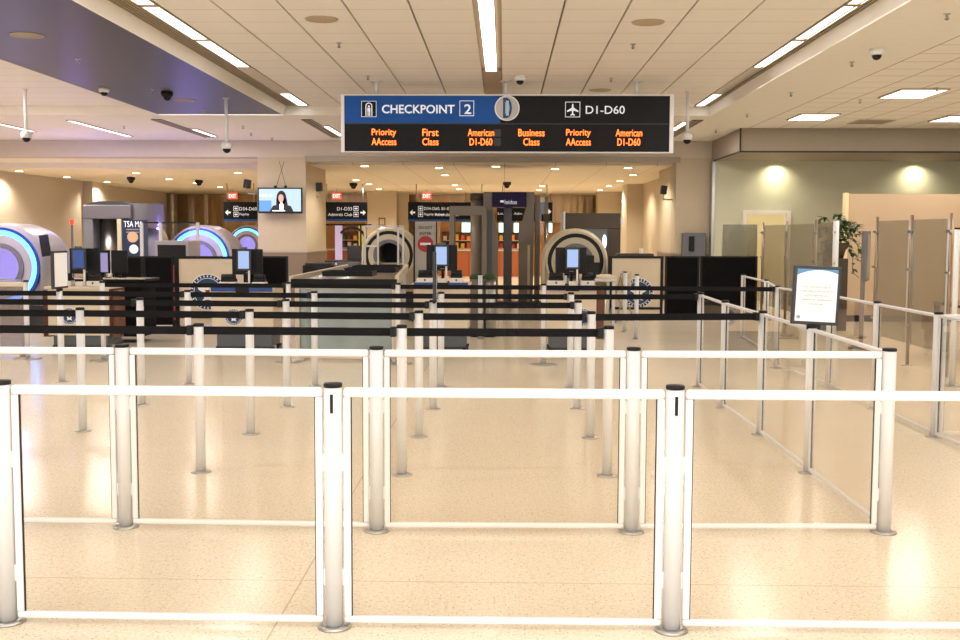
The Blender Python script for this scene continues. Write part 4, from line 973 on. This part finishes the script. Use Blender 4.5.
# second right-hand half sign behind the portal
Y = 36.5; x0, x1 = P(497, 210, Y).x, P(552.5, 210, Y).x; z0, z1 = P(500, 221, Y).z, P(500, 202, Y).z
t = thing('direction_sign', 'black hanging sign seen through the purple topped portal with right arrow', 'sign', ((x0+x1)/2, Y, z0)); w_ = x1-x0; k = Y/F; h_ = z1-z0
MB().box(-w_/2, w_/2, 0, .12, 0, h_, .005).build('board', M_signblk, t)
cx = w_/2-4*k; MB().prism([(cx+2.8*k, h_*.5), (cx, h_*.5+2.8*k), (cx, h_*.5+.8*k), (cx-2.6*k, h_*.5+.8*k), (cx-2.6*k, h_*.5-.8*k), (cx, h_*.5-.8*k), (cx, h_*.5-2.8*k)], -.006, 0).build('arrow', M_signtxt, t)
text('Lounge   Adm', 3*k, M_signtxt, t, (-w_/2+1*k, -.004, h_*.3), w=24*k)
for s in (-1, 1): MB().cyl(.02, h_, 3.3 - z0, 10, c=(s*w_*.4, .06)).build('hanger', M_steel, t)

# ------------------------------------------------------------------ far shop
Ys = 43.5
struct('wall_shop', MB().box(P(320, 240, 44.5).x, P(366, 240, 44.5).x, 44.5, 44.6, 0, P(340, 222, 44.5).z).box(P(440, 240, 44.5).x, P(560, 240, 44.5).x, 44.5, 44.6, 0, P(340, 222, 44.5).z), M_store)
spot('shop_lamp', (P(345, 240, 42).x, 43, 2.6), 40, 120, col=(1, .7, .4)); spot('shop_lamp', (P(470, 240, 42).x, 43, 2.6), 60, 120, col=(1, .75, .45)); spot('shop_lamp', (P(515, 240, 42).x, 43, 2.6), 60, 120, col=(1, .8, .55))
for px0, px1, l in ((461, 471, 'leftmost of the bright shop menu screens'), (473, 482, 'second of the bright shop menu screens'), (498, 504, 'bright menu screen left of portal mast'), (513, 519.5, 'bright menu screen right of portal mast'), (548, 553, 'bright white screen beyond the right portal frame')):
    x0, x1 = P(px0, 228, 44.3).x, P(px1, 228, 44.3).x
    t = thing('menu_screen', l, 'screen', ((x0+x1)/2, 44.3, P(470, 233, 44.3).z), group='menu screens in the far shop')
    MB().box(-(x1-x0)/2, (x1-x0)/2, 0, .05, 0, m(11, 44.3), .005).build('bezel', M_black, t)
    MB().box(-(x1-x0)/2+.03, (x1-x0)/2-.03, -.004, 0, .03, m(11, 44.3)-.03).build('screen', M_mint, t)
    MB().cyl(.02, m(11, 44.3), 3.3 - P(470, 233, 44.3).z, 8, c=(0, .025)).build('hanger', M_steel, t)
for px0, px1, l in ((440, 484, 'left'), (497, 528, 'right'), (326, 365, 'far left')):
    x0, x1 = P(px0, 260, Ys).x, P(px1, 260, Ys).x
    t = thing('shop_counter', 'distant orange shop counter, %s one' % l, 'counter', ((x0+x1)/2, Ys - .6, 0), group='counters of the far shop'); w_ = (x1-x0)/2
    MB().box(-w_, w_, 0, .5, 0, 1.0).build('cabinet', M_orange, t); MB().box(-w_-.03, w_+.03, -.04, .55, 1.0, 1.06).build('countertop', M_ctcream, t)
    for k in range(3): MB().box(-w_+.1+k*w_*.6, -w_+.1+k*w_*.6+.02, -.01, 0, .05, .95).build('joint', M_wood, t)
cols = [(210, 80, 40), (230, 180, 70), (190, 40, 40), (235, 225, 205), (90, 60, 40), (60, 100, 60), (240, 140, 60), (60, 70, 120)]
pack = [MB().box(-.07, .07, -.05, .05, 0, .2, .01).mesh('snack_pack', mat('pack_%d' % i, c_, .5)) for i, c_ in enumerate(cols)]
n = 0
for px0, px1, side in ((441, 484, 'left'), (498, 527, 'right'), (338, 364, 'far left')):
    x0, x1 = P(px0, 260, Ys).x, P(px1, 260, Ys).x
    t = thing('shop_shelf', 'brightly stocked shop shelf far behind, %s one' % side, 'shelf', ((x0+x1)/2, 44.1, 0), group='shelves of the far shop'); w_ = (x1-x0)/2
    MB().box(-w_, w_, .28, .3, 1.06, 1.75).box(-w_, -w_+.03, 0, .3, 0, 1.75).box(w_-.03, w_, 0, .3, 0, 1.75).build('back', M_wood, t)
    for z in (1.1, 1.42): MB().box(-w_, w_, 0, .28, z-.03, z).build('shelf_board', M_ctcream, t)
    for z, lv in ((1.1, 'lower'), (1.42, 'upper')):
        x = x0 + .12
        while x < x1 - .1:
            o = inst('snack_pack', random.choice(pack), None, (x, 44.22, z)); o.scale = (1, 1, random.uniform(.8, 1.2))
            tag(o, 'small colourful snack pack on the %s board of the %s shop shelf' % (lv, side), 'snack pack', 'snack packs, %s board, %s shop shelf' % (lv, side)); x += .24
# violet lit display left
o = MB().box(P(333, 240, 42).x, P(340, 240, 42).x, 42.5, 42.6, 0, P(335, 224, 42).z).build('light_panel', M_ledviolet, None); tag(o, 'tall violet glowing panel seen right of the column', 'light panel')
o = MB().box(P(358, 240, 42).x, P(366, 240, 42).x, 42.2, 42.5, 0, P(335, 224, 42).z).build('poster_column', mat('olive_panel', (190, 180, 100), .5, emit=.15), None); tag(o, 'yellow green panel left of the far cream pier', 'panel')
# desk with arched lamp silhouettes
t = thing('inspection_desk', 'grey desk with dark equipment right of the column', 'desk', (P(348, 265, 27).x, 27, 0))
MB().box(-.28, .28, 0, .7, 0, .95, .01).build('cabinet', M_ctgrey, t)
MB().box(-.6, .7, .1, .9, .93, .98, .005).build('worktop', M_stone, t)
for sx in (-.52, .62): MB().box(sx-.03, sx+.03, .5, .56, 0, .93).build('leg', M_stone, t)
MB().ring(.32, .38, .3, .36, (.06, 1.45), a0=0, a1=pi*.8, n=20).build('arched_arm', M_black, t)
MB().box(-.06, .3, .25, .4, .98, 1.35, .02).build('equipment', M_dark, t)
t = thing('equipment_case', 'low black case beside the television column', 'case', (P(318, 270, 24).x, 24, 0)); MB().box(-.35, .35, 0, .5, .02, .95, .03).build('body', M_black, t); MB().box(-.3, .3, .05, .45, .95, 1.0, .015).build('lid', M_dark, t); MB().box(-.33, .33, .03, .47, 0, .02).build('foot', M_dark, t)
o = MB().box(P(294, 250, 29).x, P(367, 250, 29).x, 30, 30.04, P(330, 225.5, 30).z, P(330, 224, 30).z).box(P(360, 250, 30).x, P(361.5, 250, 30).x, 30, 30.04, 0, P(330, 224, 30).z).box(P(326, 250, 30).x-.6, P(326, 250, 30).x-.5, 30, 30.04, 0, P(330, 224, 30).z).build('portal_frame', M_black, None); tag(o, 'thin black frame across the passage under the Admirals Club sign', 'frame')
# picture on cream pier
t = thing('wall_picture', 'small dark framed square on the far cream pier', 'picture', tuple(P(382, 226, 41.95)))
MB().box(-.13, .13, 0, .03, 0, .32, .005).build('frame', M_wood, t); MB().box(-.09, .09, -.004, 0, .05, .27).build('print', M_slat, t)

# ------------------------------------------------------------------ frosted partitions along the right
XP = 5.2
posts = [(763, 218), (787, 219), (816, 220), (836, 218), (877, 218), (911.5, 216), (951, 214)]
pts = []
for px, py in posts:
    Y = XP*F/(px-503.0); pts.append(P(px, 235, Y))
for i, p in enumerate(pts):
    t = thing('partition_post', 'brown slim post of the frosted glass partition, ' + place(i, len(pts)), 'post', (p.x, p.y, 0), group='frosted partition posts')
    r_ = .045 if i == 3 else .022
    MB().cyl(r_, .01, 1.9 - (.03 if i == 3 else 0), 16).build('pole', M_alu if i == 3 else mat('bronze_post', (150, 128, 104), .35, .6), t)
    MB().cyl(.07, 0, .012, 20).build('base_flange', M_steel, t)
    for z in (.5, 1.2, 1.68): MB().box(-.035, -.02, -.06, .06, z, z+.03).build('clamp', M_steel, t)
for i in range(len(pts)-1):
    if i == 3: continue
    a, c = pts[i], pts[i+1]; d = c - a; L = Vector((d.x, d.y)).length
    t = thing('frosted_glass_panel', 'tall frosted glass partition panel, %s' % place(i if i < 3 else i-1, 5), 'glass panel', (a.x, a.y, 0), math.atan2(d.y, d.x), 'frosted glass partition')
    MB().box(.09, L-.09, -.006, .006, .28, 1.84).build('pane', M_frost, t)
    for xx in (.085, L-.09): MB().box(xx, xx+.005, -.01, .01, .28, 1.84).build('edge_strip', M_steel, t)
    for z in (.5, 1.68):
        for xx in (.0, L-.1): MB().box(xx, xx+.1, -.01, .01, z, z+.02).build('clamp', M_steel, t)
p = G(947, 386)
t = thing('tall_post', 'tall bright silver post at the right edge before the frosted glass', 'post', (p.x + .05, p.y, 0))
MB().cyl(.03, .01, 1.71, 20).build('pole', M_alu, t); MB().cyl(.031, 1.71, 1.73, 20).build('cap', M_black, t); MB().cyl(.1, 0, .012, 24).build('base_flange', M_steel, t)
# framed board seen obliquely
Yn = 15.9
t = thing('wall_notice_board', 'grey framed board seen at an angle before the peach partition', 'notice board', (P(868.5, 260, Yn).x, Yn, 0), R(65))
zn0, zn1 = P(870, 281, Yn).z, P(870, 231, Yn).z
MB().box(-.2, .2, 0, .04, zn0, zn1, .006).build('frame', M_ctgrey, t); MB().box(-.17, .17, -.004, 0, zn0+.04, zn1-.04).build('sheet', M_fascia, t)
MB().box(-.03, .03, .04, .1, 0, zn1).build('post', M_tan, t); MB().box(-.18, .18, -.12, .22, 0, .02).build('foot', M_dark, t)
# dark desk behind the frosted panels and plant
t = thing('side_table', 'dark table behind the frosted glass at right', 'table', (6.4, 14.6, 0)); MB().box(-.45, .5, -.6, .6, .70, .74, .01).build('top', M_wood, t)
for sx in (-.4, .45):
    for sy in (-.55, .55): MB().box(sx-.03, sx+.03, sy-.03, sy+.03, 0, .70).build('leg', M_dark, t)
t = thing('potted_plant', 'trailing leafy green plant on a tall dark stand behind frosted glass', 'plant', (P(836, 240, 19).x + .0, 19.0, 0))
MB().box(-.17, .17, -.17, .17, 0, 1.25, .01).build('stand', M_pot, t)
MB().lathe([(0, 1.25), (.13, 1.25), (.19, 1.5), (.2, 1.52), (.17, 1.52), (.16, 1.47), (0, 1.47)], 24).build('pot', M_pot, t)
lb = bmesh.new(); rnd = random.Random(5); stems = []
def leaf(bm_, pos, dr, up, L_):
    dr = dr.normalized(); sd = dr.cross(up).normalized(); nn = sd.cross(dr)
    w_ = L_*.28; ps = [(0, 0, 0), (.3, 1, .06), (.65, .75, .02), (1, 0, -.12), (.65, -.75, .02), (.3, -1, .06)]
    vs = [bm_.verts.new(pos + dr*a_*L_ + sd*b_*w_ + nn*c_*L_) for a_, b_, c_ in ps]; mid = bm_.verts.new(pos + dr*.5*L_ - nn*.02*L_)
    for i in range(6): bm_.faces.new((vs[i], vs[(i+1) % 6], mid))
sb = MB()
for k in range(15):
    a_ = rnd.uniform(0, 2*pi); out = rnd.uniform(.18, .40); pos = Vector((0, 0, 1.5)); prev = pos.copy()
    rise = rnd.uniform(.25, .62) if k % 3 else rnd.uniform(.1, .2); drop = rnd.uniform(.2, 1.0) if k % 3 == 0 else rnd.uniform(0, .3)
    if k % 3 == 0: a_ = rnd.choice((-.3, .2, -.6, 2.9, 3.3))
    N_ = 11
    for j in range(1, N_+1):
        f = j/N_; q = Vector((cos(a_)*out*min(1, f*1.5), sin(a_)*out*min(1, f*1.5), 1.5 + rise*sin(pi*min(1, f*1.1)*.75) - drop*max(0, f-.3)/.7))
        sb.bar(prev, q, .006, 5)
        for s_ in range(2):
            dv = Vector((cos(a_ + rnd.uniform(-1.6, 1.6)), sin(a_ + rnd.uniform(-1.6, 1.6)), rnd.uniform(-.9, .4)))
            leaf(lb, q, dv, Vector((0, 0, 1)), rnd.uniform(.09, .16))
        prev = q
sb.build('stem', M_leaf, t); MB()._add(lb).build('foliage', M_leaf, t)

# ------------------------------------------------------------------ the big checkpoint sign
Yg = 16.9
c0 = P(507, 152.5, Yg)
t = thing('checkpoint_sign', 'large hanging blue and black checkpoint sign with orange LED text', 'sign', (c0.x, Yg, c0.z))
def gx(px): return P(px, 125, Yg).x - c0.x
def gz(py): return (152.5 - py)*Yg/F*1.004
k = Yg/F
MB().box(gx(344), gx(670), 0, .18, .01, gz(97)).build('cabinet', M_signblk, t)
MB().box(gx(344), gx(500), -.004, 0, gz(124), gz(97.5)).build('blue_panel', M_blue, t)
MB().box(gx(341), gx(344.5), -.02, .2, 0, gz(96)).box(gx(669.5), gx(673.5), -.02, .2, 0, gz(96)).box(gx(344), gx(670), -.012, .19, gz(97.2), gz(96)).box(gx(344), gx(670), -.012, .19, 0, .012).build('frame', M_white, t)
MB().box(gx(344), gx(670), -.003, -.0005, gz(125), gz(124)).build('divider', M_dark, t)
text('CHECKPOINT', 8.6*k, M_signtxt, t, (gx(382), -.006, gz(114.6)), w=72*k, bold=.02)
text('2', 9.6*k, M_signtxt, t, (gx(464.2), -.006, gz(115)), w=7*k, bold=.015)
text('D1-D60', 8*k, M_signtxt, t, (gx(585.5), -.006, gz(114.8)), w=38.5*k, bold=.008)
def sq(px0, px1, py0, py1, w_=.55):
    b_ = MB(); a0, a1, b0, b1 = gx(px0), gx(px1), gz(py1), gz(py0); v = w_*k
    b_.box(a0, a1, -.006, 0, b0, b0+v).box(a0, a1, -.006, 0, b1-v, b1).box(a0, a0+v, -.006, 0, b0, b1).box(a1-v, a1, -.006, 0, b0, b1); return b_
sq(459.5, 474, 102, 117).build('number_box', M_signtxt, t)
sq(565, 580, 103, 118).build('pictogram_box', M_signtxt, t)
MB().box(gx(362), gx(376), -.006, -.004, gz(117.5), gz(103)).build('pictogram_box', M_signblk, t); sq(361.5, 376.5, 102.5, 118, .4).build('pictogram_box', M_signtxt, t)
b = MB().ring(2.6*k, 3.4*k, -.009, -.006, (gx(369), gz(107.5)), a0=0, a1=pi, n=16).box(gx(365.6), gx(366.5), -.009, -.006, gz(117), gz(107.5)).box(gx(371.5), gx(372.4), -.009, -.006, gz(117), gz(107.5))
b.disc(1.1*k, -.009, -.006, (gx(369), gz(107.8)), 14).box(gx(367.5), gx(370.5), -.009, -.006, gz(112.6), gz(109.3)).box(gx(367.7), gx(368.7), -.009, -.006, gz(117), gz(112.6)).box(gx(369.3), gx(370.3), -.009, -.006, gz(117), gz(112.6))
b.build('walk_through_symbol', M_signtxt, t)
pl = [(0, 6.2), (.7, 5), (.8, 2.2), (5.6, -.9), (5.6, -2.2), (.8, -.7), (.6, -3.6), (2.2, -4.9), (2.2, -5.8), (0, -5.1)]
pl = pl + [(-x, z) for x, z in pl[::-1][1:-1]]
MB().prism([(gx(572.5) + x*k, gz(110.8) + z*k) for x, z in pl], -.008, 0).build('aircraft_symbol', M_signtxt, t)
ctr = (gx(507), gz(109.5))
MB().disc(11.6*k, -.03, 0, ctr, 48).build('badge_disc', mat('badge_silver', (190, 184, 180), .4, .1, noise=.02), t)
MB().ring(11.2*k, 12.3*k, -.045, 0, ctr).build('badge_rim', M_white, t)
text('D', 19.5*k, mat('badge_blue', (30, 82, 130), .4), t, (ctr[0]-3.9*k, -.036, ctr[1]-9.6*k), w=8.6*k, name='badge_letter', ex=.006, bold=.03)
MB().box(ctr[0]-1.2*k, ctr[0]+1.7*k, -.045, -.03, ctr[1]-7.3*k, ctr[1]+7.3*k).build('badge_inlay', mat('badge_pale', (176, 206, 232), .4), t)
led = [(384, 'Priority', 'AAccess'), (430.5, 'First', 'Class'), (481, 'American', 'D1-D60'), (531.5, 'Business', 'Class'), (578.5, 'Priority', 'AAccess'), (629, 'American', 'D1-D60')]
for px, a_, c_ in led:
    for s_, py in ((a_, 136.6), (c_, 145.6)):
        w_ = {5: 16, 6: 22.5, 7: 24.5, 8: 26}[len(s_)] * (.93 if s_ == 'Priority' else 1)*k
        MB().box(gx(px)-14*k, gx(px)+14*k, -.004, 0, gz(py+1.2), gz(py-7.8)).build('led_module', M_signblk, t)
        text(s_, (8.2 if s_ in ('Priority',) else 7)*k, M_led, t, (gx(px), -.007, gz(py + (1.2 if s_ == 'Priority' else 0))), w=w_, align='CENTER', bold=.004, name='led_text')
MB().box(gx(494), gx(501), -.005, 0, gz(137), gz(130)).box(gx(494), gx(501), -.005, 0, gz(146), gz(138.5)).build('blank_led_module', M_dark, t)
for px in (375.5, 505.8, 637):
    MB().cyl(.035, gz(96), 4.0 - c0.z, 16, c=(gx(px), .09)).cyl(.09, 3.985-c0.z, 4.0-c0.z, 20, c=(gx(px), .09)).build('hanging_pole', M_alu, t)
